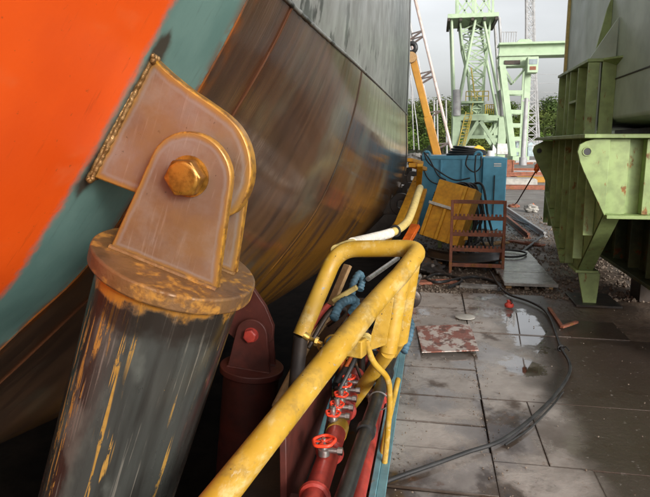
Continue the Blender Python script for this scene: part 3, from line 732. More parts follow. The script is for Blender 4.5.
tag(ch, 'faded blue steel channel edging the deck', 'channel')
MB().slab([(-.235, 1.8, -.03), (-.205, 1.8, -.03), (-.205, 4.9, -.03), (-.235, 4.9, -.03)], (0, 0, .10)).build('web', 'teal', ch, bevel=.003)
MB().bx(-.204, -.165, 1.8, 4.9, .052, .064).build('flange', 'teal', ch, bevel=.002)

# jumble inside the guard: hoses, rags, broken fittings
def lump(name, m, c, s, seed, lab, cat, grp=None, n=22):
    rnd = random.Random(seed); vs = []; fs = []; c = V(c)
    for i in range(n + 1):
        th = math.pi * i / n
        for k in range(n * 2):
            ph = math.pi * k / n; d = V((math.sin(th) * math.cos(ph), math.sin(th) * math.sin(ph), math.cos(th)))
            f = 1 + .40 * noise.noise(d * 2.1 + V((seed * 3.1, 0, 0))) + .22 * (abs(noise.noise(d * 2.6 + V((0, seed * 1.7, 0)))) * 2 - .5) + .06 * noise.noise(d * 6 + V((seed, 0, 2)))
            vs.append(c + V((d.x * s[0], d.y * s[1], d.z * s[2])) * f)
    w = n * 2
    for i in range(n):
        for k in range(w): fs.append((i * w + k, (i + 1) * w + k, (i + 1) * w + (k + 1) % w, i * w + (k + 1) % w))
    return tag(MB().add(vs, fs).build(name, m, smooth=70), lab, cat, grp)
tr = empty('pipe_tray', (-.55, 4, -.25))
tag(tr, 'dark steel tray full of pipes and hoses behind the yellow guard', 'tray')
MB().bx(-.95, -.33, 2.2, 6.2, -.08, -.06).build('base', 'darksteel', tr)
for yy in (2.3, 3.6, 4.9, 6.1): MB().bx(-.97, -.30, yy, yy + .06, -.16, -.081).build('bearer', 'darkred', tr)
MB().bx(-.60, -.57, 2.25, 3.4, -.059, .36).build('side_plate', 'darkred', tr, bevel=.004)
rnd = random.Random(5)
for k in range(9):
    x = rnd.uniform(-.85, -.38); z = rnd.uniform(-.02, .12); y0 = rnd.uniform(2.9, 3.6); y1 = rnd.uniform(4.6, 6.0); r_ = rnd.uniform(.014, .032)
    pth = catmull([(x, y0, z), (x + rnd.uniform(-.1, .1), (y0 + y1) / 2, z + rnd.uniform(.02, .16)), (x + rnd.uniform(-.15, .15), y1, z)], 8)
    mt = ['black', 'darksteel', 'redpipe', 'teal', 'steelpipe', 'black', 'wood', 'redpipe', 'darksteel'][k]
    MB().tube(pth, r_, 10).build('hose', mt, tr, smooth=60)
for k in range(16):
    x = rnd.uniform(-.72, -.34); y0 = rnd.uniform(3.1, 4.6); z = rnd.uniform(.12, .42)
    pth = catmull([(x + rnd.uniform(-.12, .12), y0 - .2, z - .2), (x, y0, z), (x + rnd.uniform(-.15, .15), y0 + .25, z + rnd.uniform(-.12, .08)), (x + rnd.uniform(-.2, .2), y0 + .5, z - .25)], 6)
    MB().tube(pth, rnd.uniform(.008, .022), 8).build('hose', rnd.choice(['black', 'black', 'darksteel', 'redpipe', 'clothblue', 'orangeplastic', 'steelpipe', 'brass']), tr, smooth=60)
def ribbed(pts, r0, lab):
    P = catmull(pts, 14); n_ = len(P) - 1
    tag(MB().tube(P, lambda t: r0 * (1 + .13 * math.sin(t * n_ * 1.57)), 12).build('ribbed_hose', 'clothblue', smooth=70), lab, 'hose')
ribbed([atY(352, 296, 3.6), atY(353, 284, 3.65), atY(359, 274, 3.7), atY(362, 280, 3.75), atY(360, 290, 3.7)], .022, 'short ribbed blue hose bent upright inside the yellow guard')
ribbed([atY(334, 318, 3.3), atY(339, 306, 3.4), atY(348, 300, 3.5), atY(356, 302, 3.6), atY(352, 312, 3.5)], .026, 'ribbed blue hose curled below the upright blue one')
ribbed([atY(404, 352, 3.9), atY(409, 338, 4.0), atY(411, 325, 4.1), atY(408, 318, 4.2)], .024, 'ribbed blue hose tucked behind the grey pipe')
op = atY(341, 276, 3.6)
bk = empty('wooden_board', op - V((0, 0, .15)))
tag(bk, 'short orange brown boards wedged behind the yellow post', 'board')
MB().bar(atY(331, 305, 3.6), atY(348, 265, 3.7), .06, .025).build('board', 'wood', bk, bevel=.004)
MB().bar(atY(333, 301, 3.5), atY(357, 287, 3.5), .035, .03).build('board', 'pale_yellow', bk, bevel=.004)
MB().cyl(atY(368, 279, 3.7), atY(398, 258, 4.3), .016, n=14).build('rod', 'chrome', bk)

# ------------------------------------------------------------------ green steel cradle on the right
cr = empty('steel_cradle', (1.8, 6, -.03))
tag(cr, 'rusty light green steel cradle with ribbed side and lug plates', 'cradle')
XW = 1.43
def wy(px, py): return atX(px, py, XW)
Y0, Y1 = 5.41, 7.70; ZT, ZM, ZB = 1.605, .97, .33; YS0, YS1 = 6.18, 6.53
side = [(Y0, ZT), (Y1, ZT), (Y1, ZM), (YS1, ZB), (YS0, ZB), (Y0, ZM)]
MB().slab([(XW, y, z) for y, z in side], (.03, 0, 0)).build('side_plate', 'green', cr, bevel=.004)
for k in range(6):
    y = Y0 + .31 + k * .33
    zb = ZM - (ZM - ZB) * max(0, (y - Y1 + (Y1 - YS1)) / (Y1 - YS1)) if False else None
    if y < YS0: zb = ZM + (ZB - ZM) * (y - Y0) / (YS0 - Y0)
    elif y > YS1: zb = ZM + (ZB - ZM) * (Y1 - y) / (Y1 - YS1)
    else: zb = ZB
    MB().bx(XW - .09, XW - .002, y - .012, y + .012, zb + .03, ZT - .003).build('rib', 'green', cr, bevel=.004)
# edge flanges
def flange(a, b, w0=-.13, w1=.9, t=.025, nm='flange'):
    A, B = V((XW, *a)), V((XW, *b)); d = (B - A).normalized(); n_ = V((1, 0, 0)).cross(d).normalized()
    MB().slab([A + V((w0, 0, 0)), A + V((w1, 0, 0)), B + V((w1, 0, 0)), B + V((w0, 0, 0))], n_ * t).build(nm, 'green', cr, bevel=.004)
flange((Y0 - .002, ZM), (YS0, ZB - .003), 0.0, .14)
flange((YS1, ZB - .003), (Y1 + .002, ZM), -.10, .10)
MB().bx(XW - .02, XW + .2, YS0 - .003, YS1 + .003, ZB - .03, ZB - .004).build('flange', 'green', cr, bevel=.004)
# knee plates with lug holes at both ends
def knee(y, xt, holez):
    pts = [(XW, ZM - .02), (xt + .03, ZM + .36), (xt - .005, ZM + .44), (xt - .03, holez), (xt - .015, holez + .06), (xt + .03, holez + .085), (xt + .10, ZT - .005), (XW - .004, ZT - .005)]
    k = MB().slab([(x, y, z) for x, z in pts], (0, .03, 0)).build('knee_plate', 'green', cr, bevel=.004)
    MB().lathe((xt + .045, y - .003, holez), (0, 1, 0), [(.03, 0), (.03, .036)], 20).build('lug_hole', 'black', k)
    MB().torus((xt + .045, y - .002, holez), (0, 1, 0), .034, .006, 24, 6).build('lug_rim', 'green', k)
knee(Y0 - .034, 1.205, 1.495); knee(Y1 + .004, 1.20, 1.48)
# end face toward the camera, with frame bars and recessed web
MB().bx(XW + .035, 2.7, Y0 + .10, Y0 + .13, ZM, ZT - .003).build('web', 'green', cr, bevel=.003)
for x0, x1 in ((XW + .001, XW + .16), (1.72, 1.78), (2.03, 2.09)):
    MB().bx(x0, x1, Y0 - .002, Y0 + .098, ZM + .004, ZT - .004).build('stiffener', 'green', cr, bevel=.004)
MB().bx(XW + .001, 2.7, Y0 - .08, Y0 + .12, ZM - .03, ZM + .002).build('shelf', 'green', cr, bevel=.004)
MB().bx(XW + .04, 2.7, Y1 - .04, Y1, ZM, ZT - .003).build('web', 'green', cr, bevel=.003)
MB().slab([(2.72, y, z) for y, z in side], (.03, 0, 0)).build('side_plate', 'green', cr, bevel=.004)
# top plate and stem
MB().bx(XW - .22, 2.8, Y0 - .08, Y1 + .10, ZT, ZT + .035).build('top_plate', 'green', cr, bevel=.005)
MB().slab([(1.44, YS0 + .02, ZB - .031), (1.65, YS0 + .02, ZB - .031), (1.63, YS0 + .02, -.028), (1.51, YS0 + .02, -.028)], (0, .025, 0)).build('stem', 'green', cr, bevel=.004)
MB().slab([(1.55, YS0 + .046, ZB - .031), (1.58, YS0 + .046, ZB - .031), (1.58, YS0 + .046, -.028), (1.55, YS0 + .046, -.028)], (0, .26, 0)).build('stem', 'green', cr, bevel=.004)
MB().bx(1.42, 1.85, YS0 - .08, YS1 + .1, -.029, -.005).build('foot_plate', 'darksteel', cr, bevel=.004)
lg = MB(); c = wy(553, 138); c.x = 1.25; c.y = 7.6
MB().torus((1.32, 7.55, ZT + .088), (.3, 1, 0), .055, .014, 24, 8).build('lifting_eye', 'green', cr)
# a longitudinal girder behind the stem, deep in the shade
gd = empty('skid_girder', (2.3, 6, -.03))
tag(gd, 'green ribbed girder lying in deep shade behind the cradle stem', 'girder')
MB().bx(2.22, 2.26, 4.0, 9.5, .22, .98).build('web', 'green_shaded', gd, bevel=.003)
for k in range(10): MB().bx(2.10, 2.219, 4.1 + k * .55, 4.125 + k * .55, .24, .96).build('rib', 'green_shaded', gd, bevel=.003)
MB().bx(2.06, 2.44, 4.0, 9.5, .18, .219).build('flange', 'green_shaded', gd, bevel=.003)
MB().bx(2.06, 2.44, 4.0, 9.5, .981, 1.015).build('flange', 'green_shaded', gd, bevel=.003)
for y in (4.4, 6.4, 8.8): MB().bx(2.09, 2.44, y, y + .3, -.029, .179).build('block', 'darksteel', gd, bevel=.006)
# next unit beyond
c2 = empty('steel_cradle', (2.3, 9.2, -.03))
tag(c2, 'farther green cradle box half hidden behind the ribbed one', 'cradle')
MB().slab([(1.80, 8.1, 1.15), (1.80, 10.1, 1.15), (1.80, 10.1, .52), (1.80, 9.6, .30), (1.80, 8.1, .30)], (.03, 0, 0)).build('side_plate', 'green', c2, bevel=.004)
for k in range(5): MB().bx(1.72, 1.799, 8.3 + k * .4, 8.325 + k * .4, .34, 1.12).build('rib', 'green', c2, bevel=.003)
MB().bx(1.83, 2.9, 10.06, 10.095, .5, 1.15).build('end_plate', 'green', c2, bevel=.003)
MB().bx(1.68, 2.9, 8.1, 10.15, 1.151, 1.18).build('top_plate', 'green', c2, bevel=.003)
for y in (8.3, 9.4): MB().bx(1.9, 2.05, y, y + .16, -.029, .298).build('leg', 'green', c2, bevel=.004)

# upper block standing on the cradle
ub = empty('deck_block', (2.6, 6.5, ZT + .035))
tag(ub, 'tall grey green steel tank block with a ribbed bracket box on the cradle', 'steel block')
zt = ZT + .036
XU = 1.65
yb0, yb1 = 6.20, 7.60; zbx = 2.32
# ribbed bracket box on its left flank
MB().bx(1.50, 1.52, yb0 + .03, yb1, zt, zbx).build('box_side', 'green_up', ub, bevel=.003)
for y in (yb1 - .02, yb1 - .42, yb1 - .62, yb0 + .42, yb0 + .02):
    MB().bx(1.40, 1.499, y - .013, y + .013, zt, zbx - .004).build('rib', 'green', ub, bevel=.003)
MB().bx(1.40, 1.499, yb0 + .46, yb1 - .64, 1.98, 2.005).build('rib', 'green', ub, bevel=.003)
MB().bx(1.39, XU, yb0, yb1 + .03, zbx, zbx + .03).build('box_top', 'green', ub, bevel=.004)
MB().bx(1.525, XU, yb0 + .002, yb0 + .028, zt, zbx - .002).build('box_end', 'green', ub, bevel=.003)
MB().lathe((1.498, 7.25, 1.96), (-1, 0, 0), [(.16, 0), (.15, .03), (.04, .05)], 24).build('cover', 'green_up', ub)
MB().slab([(1.525, yb0 - .02, zbx + .031), (XU + .02, yb0 - .20, zbx + .031), (XU + .02, yb0 - .20, zbx + .012), (1.525, yb0 - .02, zbx + .012)][:4], (0, .22, -.06)).build('hood', 'green', ub, bevel=.003)
# tapered fin
MB().slab([(1.50, yb0 + .3, zbx + .031), (XU - .002, yb0 + .3, zbx + .031), (XU - .002, yb0 + .3, 3.0), (1.60, yb0 + .3, 2.85)], (0, .03, 0)).build('fin', 'green', ub, bevel=.003)
MB().slab([(XU - .24, yb0 + .02, zbx + .031), (XU - .01, yb0 + .02, zbx + .031), (XU - .01, yb0 + .02, 2.72)], (0, .03, 0)).build('fin', 'green_up', ub, bevel=.003)
# tank wall, with a chamfered lower edge
prof = [(XU, 4.4), (XU, 1.80), (XU + .05, 1.765), (XU + .5, 1.73), (4.4, 1.72), (4.4, 4.4)]
MB().slab([(x, 5.0, z) for x, z in prof], (0, 3.5, 0)).build('shell', 'green_up', ub, bevel=.02)
MB().bx(XU - .008, XU - .0005, 5.01, 6.5, 2.155, 2.166).build('seam', 'darksteel', ub)
MB().bx(XU - .03, XU + .05, 8.502, 8.54, 1.85, 4.4).build('corner_bar', 'pale_yellow', ub)
MB().bx(2.0, 2.7, 5.5, 7.4, zt, 1.715).build('packing', 'darksteel', ub)

# ------------------------------------------------------------------ things on the deck
pm_ = MB(); qs = [atZ(416, 326, .02), atZ(470, 324, .02), atZ(479, 350, .045), atZ(422, 352, .05)]
tag(pm_.slab(qs, (0, 0, -.008)).build('loose_plate', 'rustplate', bevel=.002), 'loose steel plate with flaking red and white paint on the deck', 'plate')
hp = [(360, 492), (395, 478), (432, 465), (468, 452), (502, 440), (533, 417), (556, 394), (569, 374), (569, 362), (561, 348), (556, 334), (551, 320), (543, 309), (528, 301), (508, 294), (497, 283), (490, 271), (483, 262)]
path = catmull([atZ(x, y, .026) for x, y in hp], 8)
hz = empty('air_hose', atZ(560, 350, 0)); tag(hz, 'black rubber hose snaking across the wet deck', 'hose')
MB().tube(path, .011, 12).build('hose', 'black', hz, smooth=60)
k0 = path[8 * 9]
MB().torus(k0, path[8 * 9 + 1] - k0, .02, .009, 16, 6).tube([k0, k0 + V((.03, -.02, .02)), k0 + V((.05, -.06, .0))], .006, 6).build('tape', 'black', hz)
hp2 = [(505, 441), (530, 424), (552, 402), (563, 388)]
path = catmull([atZ(x, y + 4, .016) for x, y in hp2], 8)
tag(MB().tube(path, .006, 8).build('thin_cable', 'black', smooth=60), 'thin dark cable lying close beside the black hose', 'cable')
rp = atZ(509, 307, .012)
pl_ = empty('red_plug', rp); tag(pl_, 'small red round plug with a knob lying on the deck', 'plug')
MB().lathe(rp, (0, 0, 1), [(.038, 0), (.044, .008), (.044, .028), (.03, .04), (.018, .052), (.026, .06), (.022, .07), (.008, .073)], 24).build('body', 'redpipe', pl_)
MB().torus(rp + V((.012, -.022, .06)), (1, .4, .2), .02, .006, 16, 6).build('ring', 'black', pl_)
dp = atZ(465, 317, .012)
tag(MB().lathe(dp, (0, 0, 1), [(.09, 0), (.09, .006), (.07, .012), (.02, .014)], 24).build('round_lid', 'slab'), 'flat pale round lid lying on the deck', 'lid')
sc = atZ(560, 318, .01)
fr_ = empty('deck_bar', sc); tag(fr_, 'narrow rusty angle bars lying on the deck beside the cradle stem', 'bar')
MB().bar(atZ(549, 308, .015), atZ(562, 327, .015), .03, .02).build('bar', 'rust', fr_, bevel=.002)
MB().bar(atZ(562, 327, .038), atZ(577, 322, .038), .03, .02).build('bar', 'rust', fr_, bevel=.002)

# grey planks on the ground beyond the deck
yy = [6.72, 7.35, 8.05, 8.9]
ps = empty('plank_walk', (1.08, 7.6, -.03)); tag(ps, 'short walk of three wet grey boards beside the rusty rack', 'boards')
for i in range(3):
    MB().slab([(.80 - .02 * i, yy[i] + .006, .05), (1.37 + .0 * i, yy[i] + .006, .05), (1.36, yy[i + 1] - .006, .05), (.80 - .03 * i, yy[i + 1] - .006, .05)], (0, 0, -.035)).build('board', 'plank', ps, bevel=.004)
for x in (.86, 1.3): MB().bx(x - .03, x + .03, 6.80, 8.85, -.029, .0145).build('bearer', 'wood', ps)

# rusty toothed rack
rk = empty('rod_rack', (.55, 7.55, -.03)); tag(rk, 'rusty upright rack with four toothed bars', 'rack')
xl, xr, yr = .235, .865, 7.5
lean = .10
def rkp(x, z): return V((x, yr + lean * z, z))
for x in (xl, xr): MB().bar(rkp(x, -.028), rkp(x, .88), .035, .035, (0, 1, 0)).build('post', 'rust', rk, bevel=.003)
for z in (.86, .66, .46, .27, .08):
    bmesh_ = MB().bar(rkp(xl + .018, z), rkp(xr - .018, z), .03, .045, (0, 0, 1))
    bo = bmesh_.build('cross_bar', 'rust', rk, bevel=.003)
    if z < .8 and z > .1:
        for k in range(12):
            x = xl + .05 + k * (xr - xl - .1) / 11; p = rkp(x, z + .022)
            MB().bx(x - .013, x + .013, p.y - .013, p.y + .013, p.z, p.z + .028).build('tooth', 'rust', bo)
for x in (xl, xr):
    MB().bar(rkp(x, .5) + V((0, .018, 0)), V((x, yr + .42, -.025)), .025, .025).build('brace', 'rust', rk)
# dark dished sheet lying under it
ds = MB(); rows = []
for i in range(9):
    r_ = []
    for k in range(9):
        x = -.05 + .95 * k / 8; y = 7.66 + .62 * i / 8; r_.append(V((x, y, .03 + .10 * ((k - 4) / 4) ** 2 * .6 + .06 * ((i - 4) / 4) ** 2)))
    rows.append(r_)
o = loft(rows).build('dished_sheet', 'darksteel', smooth=60); md = o.modifiers.new('thick', 'SOLIDIFY'); md.thickness = .012
tag(o, 'dark dished steel sheet lying behind the rusty rack', 'sheet')

# leaning yellow steel box
rot = Matrix.Rotation(R(-18), 3, 'Z') @ Matrix.Rotation(R(14), 3, 'Y') @ Matrix.Rotation(R(-12), 3, 'X')
yc = atY(443, 212, 8.6); yb = empty('yellow_bin', yc - V((0, 0, .42)), rot)
tag(yb, 'battered yellow steel bin tipped against the green frame', 'bin')
w, d_, h_ = .54, .42, .82
def lb(x0, x1, y0, y1, z0, z1, nm, mt='yellowbox'): MB().bx(x0, x1, y0, y1, z0, z1).build(nm, mt, yb, local=True, bevel=.005)
lb(-w / 2, w / 2, -d_ / 2, -d_ / 2 + .015, .0, h_, 'front_panel'); lb(-w / 2, w / 2, d_ / 2 - .015, d_ / 2, 0, h_, 'back_panel')
lb(-w / 2, -w / 2 + .015, -d_ / 2 + .016, d_ / 2 - .016, 0, h_, 'side_panel'); lb(w / 2 - .015, w / 2, -d_ / 2 + .016, d_ / 2 - .016, 0, h_, 'side_panel')
lb(-w / 2 + .016, w / 2 - .016, -d_ / 2 + .016, d_ / 2 - .016, .02, .035, 'bottom_panel')
lb(-w / 2 - .02, w / 2 * .2, -d_ / 2 - .07, -d_ / 2 - .002, h_ * .55, h_ * .60, 'ledge', 'white_wrap')
lb(-w / 2 - .01, -w / 2 + .04, -d_ / 2 - .05, -d_ / 2 - .002, 0, h_ * .549, 'rib'); lb(-.06, -.02, -d_ / 2 - .05, -d_ / 2 - .002, 0, h_ * .549, 'rib'); lb(.12, .16, -d_ / 2 - .05, -d_ / 2 - .002, 0, h_, 'rib')
bs = empty('yellow_sheet', atZ(462, 242, -.03) )
tag(bs, 'flat yellow steel sheet leaning beside the yellow bin', 'sheet')
MB().slab([atY(450, 190, 8.9), atY(468, 196, 8.9), atY(468, 240, 8.6), atY(446, 243, 8.6)], (0, .02, .003)).build('sheet', 'yellowbox', bs, bevel=.003)

# light green angle-iron frame with draped cables
gf = empty('angle_frame', (.55, 9.7, -.03)); tag(gf, 'light green angle iron frame box draped with black cables', 'frame')
fx0, fx1, fy0, fy1, fz = .12, .64, 9.4, 10.2, .86
for x in (fx0, fx1):
    for y in (fy0, fy1): MB().bx(x - .03, x + .03, y - .03, y + .03, -.028, fz).build('post', 'green', gf, bevel=.004)
for y in (fy0, fy1):
    for z in (.12, fz - .05): MB().bx(fx0 + .031, fx1 - .031, y - .025, y + .025, z, z + .05).build('rail', 'green', gf, bevel=.003)
for x in (fx0, fx1):
    for z in (.12, fz - .05): MB().bx(x - .025, x + .025, fy0 + .031, fy1 - .031, z, z + .05).build('rail', 'green', gf, bevel=.003)
MB().bx(fx0 - .03, fx1 + .03, fy0 - .03, fy1 + .03, fz + .001, fz + .02).build('lid', 'darksteel', gf)
rnd = random.Random(11)
cb = empty('cable_bundle', (.72, 9.3, -.03)); tag(cb, 'tangle of black welding cables hanging off the green frame to the ground', 'cables')
for k in range(11):
    x = rnd.uniform(.50, .72); y = rnd.uniform(9.25, 9.36)
    pth = catmull([(x - .2, y + .3, fz + .04 + rnd.uniform(0, .06)), (x, y, fz + .06 + rnd.uniform(-.02, .05)), (x + rnd.uniform(.06, .22), y - .10, .55 + rnd.uniform(-.1, .1)), (x + rnd.uniform(.02, .2), y - .15, .2), (x + rnd.uniform(-.3, .3), y - .4, 0.0), (x + rnd.uniform(-.5, .5), y - .9, -.01)], 7)
    MB().tube(pth, rnd.uniform(.010, .018), 7).build('cable', 'black', cb, smooth=60)
def ground_cable(pts, r, lab, nm='ground_cable'):
    tag(MB().tube(catmull(pts, 8), r, 8).build(nm, 'black', smooth=60), lab, 'cable')
ground_cable([(.2, 6.6, 0), (.35, 7.0, .0), (.1, 7.3, 0), (-.05, 7.0, 0), (.1, 6.8, .01), (.5, 7.2, .0), (.75, 6.9, 0), (.72, 6.5, .02)], .018, 'black cable looped on the dirt in front of the rusty rack')
ground_cable([(.85, 8.4, .07), (1.0, 8.2, .075), (1.2, 8.3, .075), (1.28, 8.6, .075), (1.0, 8.75, .075), (.7, 8.6, .02), (.5, 8.9, 0)], .014, 'black cable coiled over the grey boards')
ground_cable([(1.0, 16, 0), (1.7, 13.0, 0), (2.0, 11.4, .0), (1.75, 10.4, 0), (1.45, 9.5, 0), (1.25, 8.9, .0)], .02, 'black cable running over the yard beside the rail')

# ------------------------------------------------------------------ blue container
bc = empty('blue_container', (.5, 12.2, -.03)); tag(bc, 'blue steel equipment container with black cables draped over its front', 'container')
bx0, bx1 = atY(420, 200, 11.6).x, atY(481, 200, 11.6).x; bx2 = atY(505, 200, 11.6).x
bt = atY(450, 156, 11.6).z
MB().bx(bx0, bx1, 11.6, 13.2, -.028, bt).build('body', 'blue', bc, bevel=.012)
MB().bx(bx1 + .002, bx2, 11.55, 13.2, -.028, bt - .03).build('cabinet', 'blue', bc, bevel=.012)
MB().bx(bx0 - .01, bx1, 11.585, 11.599, bt - .06, bt + .004).build('top_rail', 'blue', bc, bevel=.004)
for x in (bx0 + .36, bx0 + .75): MB().bx(x, x + .03, 11.575, 11.599, .05, bt - .07).build('batten', 'blue', bc, bevel=.004)
MB().bx(bx2 - .22, bx2 - .205, 11.53, 11.549, .2, bt - .35).build('door_seam', 'darksteel', bc)
for z in (bt - .15, bt - .19): MB().bx(bx1 + .20, bx1 + .33, 11.543, 11.5495, z, z + .022).build('label_strip', 'white', bc)
for x in (bx0 + .1, bx1 - .08):
    MB().torus((x, 11.65, bt + .02), (0, 1, 0), .06, .025, 20, 8).build('lifting_lug', 'blue', bc)
dc = empty('draped_cable', (.3, 11.5, .3)); tag(dc, 'black cables hanging in loops on the blue container', 'cables')
def fp(px, py): return atY(px, py, 11.5)
for pts in ([(424, 152), (428, 162), (440, 172), (455, 180), (470, 178)], [(421, 155), (424, 170), (432, 182), (450, 186)], [(468, 155), (466, 165), (474, 172), (481, 166), (481, 156)], [(476, 155), (475, 170), (476, 190), (474, 205)], [(424, 152), (430, 160), (438, 175), (446, 180)]):
    MB().tube(catmull([fp(*q) for q in pts], 7), .014, 7).build('cable', 'black', dc, smooth=60)
tm = MB()
for k in range(4): tm.torus((bx0 + .85 + .02 * k, 12.1, bt + .022 + .035 * k), (0.05 * k, .03, 1), .36 - .02 * k, .022, 30, 7)
tag(tm.build('cable_coil', 'black', smooth=60), 'flat coil of black cable on top of the blue container', 'cable coil')
tag(lump('tarp_heap', 'black', (.25, 11.3, .62), (.22, .14, .14), 9, 'x', 'tarp'), 'black tarp heap in front of the blue container', 'tarp')
# packing under the tarp
o = MB().bx(.0, .5, 11.18, 11.45, -.028, .54).build('crate', 'darksteel', bevel=.01); tag(o, 'dark crate carrying the black tarp heap', 'crate')

# rails
for k, (a, b) in enumerate((((1.92, 10.8), (1.70, 16.8)), ((1.62, 10.6), (1.45, 16.8)))):
    a = V((*a, 0)); b = V((*b, 0)); m = MB().bar(a + V((0, 0, .05)), b + V((0, 0, .05)), .05, .03).bar(a + V((0, 0, .01)), b + V((0, 0, .01)), .015, .05).bar(a + V((0, 0, -.021)), b + V((0, 0, -.021)), .10, .014)
    tag(m.build('rail', ['crane_grey', 'rust'][k], bevel=.002), ['grey steel rail lying on the yard beside the container', 'brown steel rail lying closest to the container'][k], 'rail')

# gravel and scrap on the dirt strip
m = MB(); rnd = random.Random(3)
oct_ = [(1, 0, 0), (-1, 0, 0), (0, 1, 0), (0, -1, 0), (0, 0, 1), (0, 0, -1)]; of = [(0, 2, 4), (2, 1, 4), (1, 3, 4), (3, 0, 4), (2, 0, 5), (1, 2, 5), (3, 1, 5), (0, 3, 5)]
for k in range(5200):
    y = 6.4 + 8 * rnd.random() ** 1.6; x = rnd.uniform(-.26, 2.4); s = rnd.uniform(.006, .022) * (1 if rnd.random() < .95 else 2)
    rz = Matrix.Rotation(rnd.uniform(0, 6), 3, (rnd.random(), rnd.random(), rnd.random()))
    m.add([V((x, y, -.03 + s * .3)) + rz @ V((a * s * rnd.uniform(.6, 1.2), b * s, c * s * .7)) for a, b, c in oct_], of)
for k in range(520):
    y = 2.0 + 4.4 * rnd.random(); x = rnd.choice((rnd.uniform(-.15, 2.1), rnd.gauss(.33, .06), rnd.gauss(-.12, .05))); s = rnd.uniform(.0025, .008)
    rz = Matrix.Rotation(rnd.uniform(0, 6), 3, (rnd.random(), rnd.random(), rnd.random()))
    m.add([V((x, y, .008 + s * .3)) + rz @ V((a * s * rnd.uniform(.6, 1.2), b * s, c * s * .7)) for a, b, c in oct_], of)
o = m.build('gravel', mat('gravel', (.20, .16, .125), (.09, .065, .045), .85, scale=14, bump=0, grime=.2), smooth=0, base=(0, 0, -.03))
o['kind'] = 'stuff'; o['label'] = 'loose gravel and grit on the dirt beyond the deck'; o['category'] = 'gravel'
for k, (x, y, L_, a, mt, lab) in enumerate(((.05, 6.9, .5, 20, 'rust', 'flat rusty offcut on the dirt near the deck edge'), (.55, 6.75, .45, -8, 'plank', 'grey flat offcut lying between deck and rack'),
        (-.05, 8.1, .7, 65, 'rust', 'rust brown strip lying beside the yellow bin'), (1.0, 9.9, .5, 35, 'wood', 'pale timber offcut lying beyond the grey boards'), (1.5, 10.0, .6, -40, 'rust', 'bent rusty strip on the gravel near the rails'))):
    rot = Matrix.Rotation(R(a), 3, 'Z')
    tag(MB().box((x, y, -.012), (L_, .14, .03), rot).box((x + .1 * math.cos(R(a)), y + .1 * math.sin(R(a)), .006), (L_ * .4, .04, .02), rot).build('scrap_strip', mt, bevel=.004), lab, 'scrap')
lump('cloth_heap', 'slab', atZ(531, 211, -.01) + V((0, 0, .06)), (.16, .2, .10), 12, 'pale cloth heap on the gravel beside the cradle', 'cloth')
lump('orange_float', 'orangeplastic', atZ(533, 206, .1), (.06, .06, .05), 14, 'small orange plastic float on the pale heap', 'float')
lump('orange_float', 'orangeplastic', V((1.225, 7.70, 1.27)), (.028, .03, .05), 16, 'orange padding tied on the far corner of the cradle', 'padding')
tag(MB().tube([V((1.225, 7.70, 1.25)), V((1.27, 9.6, .68)), atZ(514, 205, -.02)], .009, 8).build('chain_stay', 'rust', smooth=60), 'rusty stay wire from the orange padding down to the gravel', 'wire')
lump('rag', 'rust', atZ(514, 206, .0), (.14, .1, .05), 18, 'red brown scrap lump at the foot of the stay wire', 'scrap')

# yellow machinery next to the far hull turn
ym = empty('yellow_steelwork', atY(408, 215, 8.2) - V((0, 0, .6))); tag(ym, 'yellow steel frame pieces jumbled under the far hull turn', 'frame')
for a, b, r_ in (((398, 226), (418, 178), .07), ((409, 240), (424, 190), .06), ((388, 238), (404, 214), .06), ((410, 160), (421, 163), .05), ((412, 165), (424, 169), .06), ((420, 165), (418, 200), .05)):
    MB().bar(atY(*a, 8.4), atY(*b, 9.4), r_ * 1.6, r_).build('bar', 'yellowbox', ym, bevel=.006)
MB().bar(atY(402, 250, 7.2), atY(416, 225, 7.4), .12, .05).build('bar', 'orangeplastic', ym, bevel=.006)
lump('cloth_heap', 'slab', atY(416, 160, 13.5), (.22, .22, .14), 21, 'grey white cloth heap on the yellow frame at the hull end', 'cloth')
for k in range(3):
    lump('dark_heap', 'darksteel', (-.05 - .12 * k, 7.6 + .7 * k, -.0), (.22, .3, .12), 30 + k, ['dark scrap heap beside the wrapped pipe', 'dark scrap heap under the yellow frame pieces', 'dark scrap heap behind the yellow bin'][k], 'scrap')

# ------------------------------------------------------------------ distance: boom crane, lattice jib, tower, gantry, mast
bo = empty('boom_crane', V((atY(440, 160, 24).x, 24, -.03))); tag(bo, 'orange yellow crane boom with a black sheave rising beside the hull', 'crane')
b0, b1 = atY(440, 165, 24), atY(412, 56, 24)
MB().bar(b0, b1, .27, .27).build('boom', 'boom', bo, bevel=.03)
MB().bar(b0 + V((.02, -.002, -.1)), b0.lerp(b1, .45), .32, .32).build('boom_section', 'boom', bo, bevel=.03)
MB().torus(atY(411.5, 48, 24), (.3, 1, 0), .17, .09, 24, 10).build('sheave', 'black', bo)
MB().lathe(atY(411, 57, 23.7), (.1, 1, 0), [(.2, 0), (.2, .3)], 20).build('head', 'wood', bo)
MB().bx(b0.x - .5, b0.x + .6, 23.3, 24.8, -.028, b0.z + .1).build('body', 'boom', bo, bevel=.05)
MB().tube([atY(410, 62, 23.8), atY(412, 100, 23.8), atY(414, 150, 23.8)], .025, 6).build('rope', 'crane_grey', bo)
MB().tube([atY(410, 75, 23.6), atY(417, 125, 23.6), atY(419, 150, 23.6)], .02, 6).build('rope', 'crane_grey', bo)

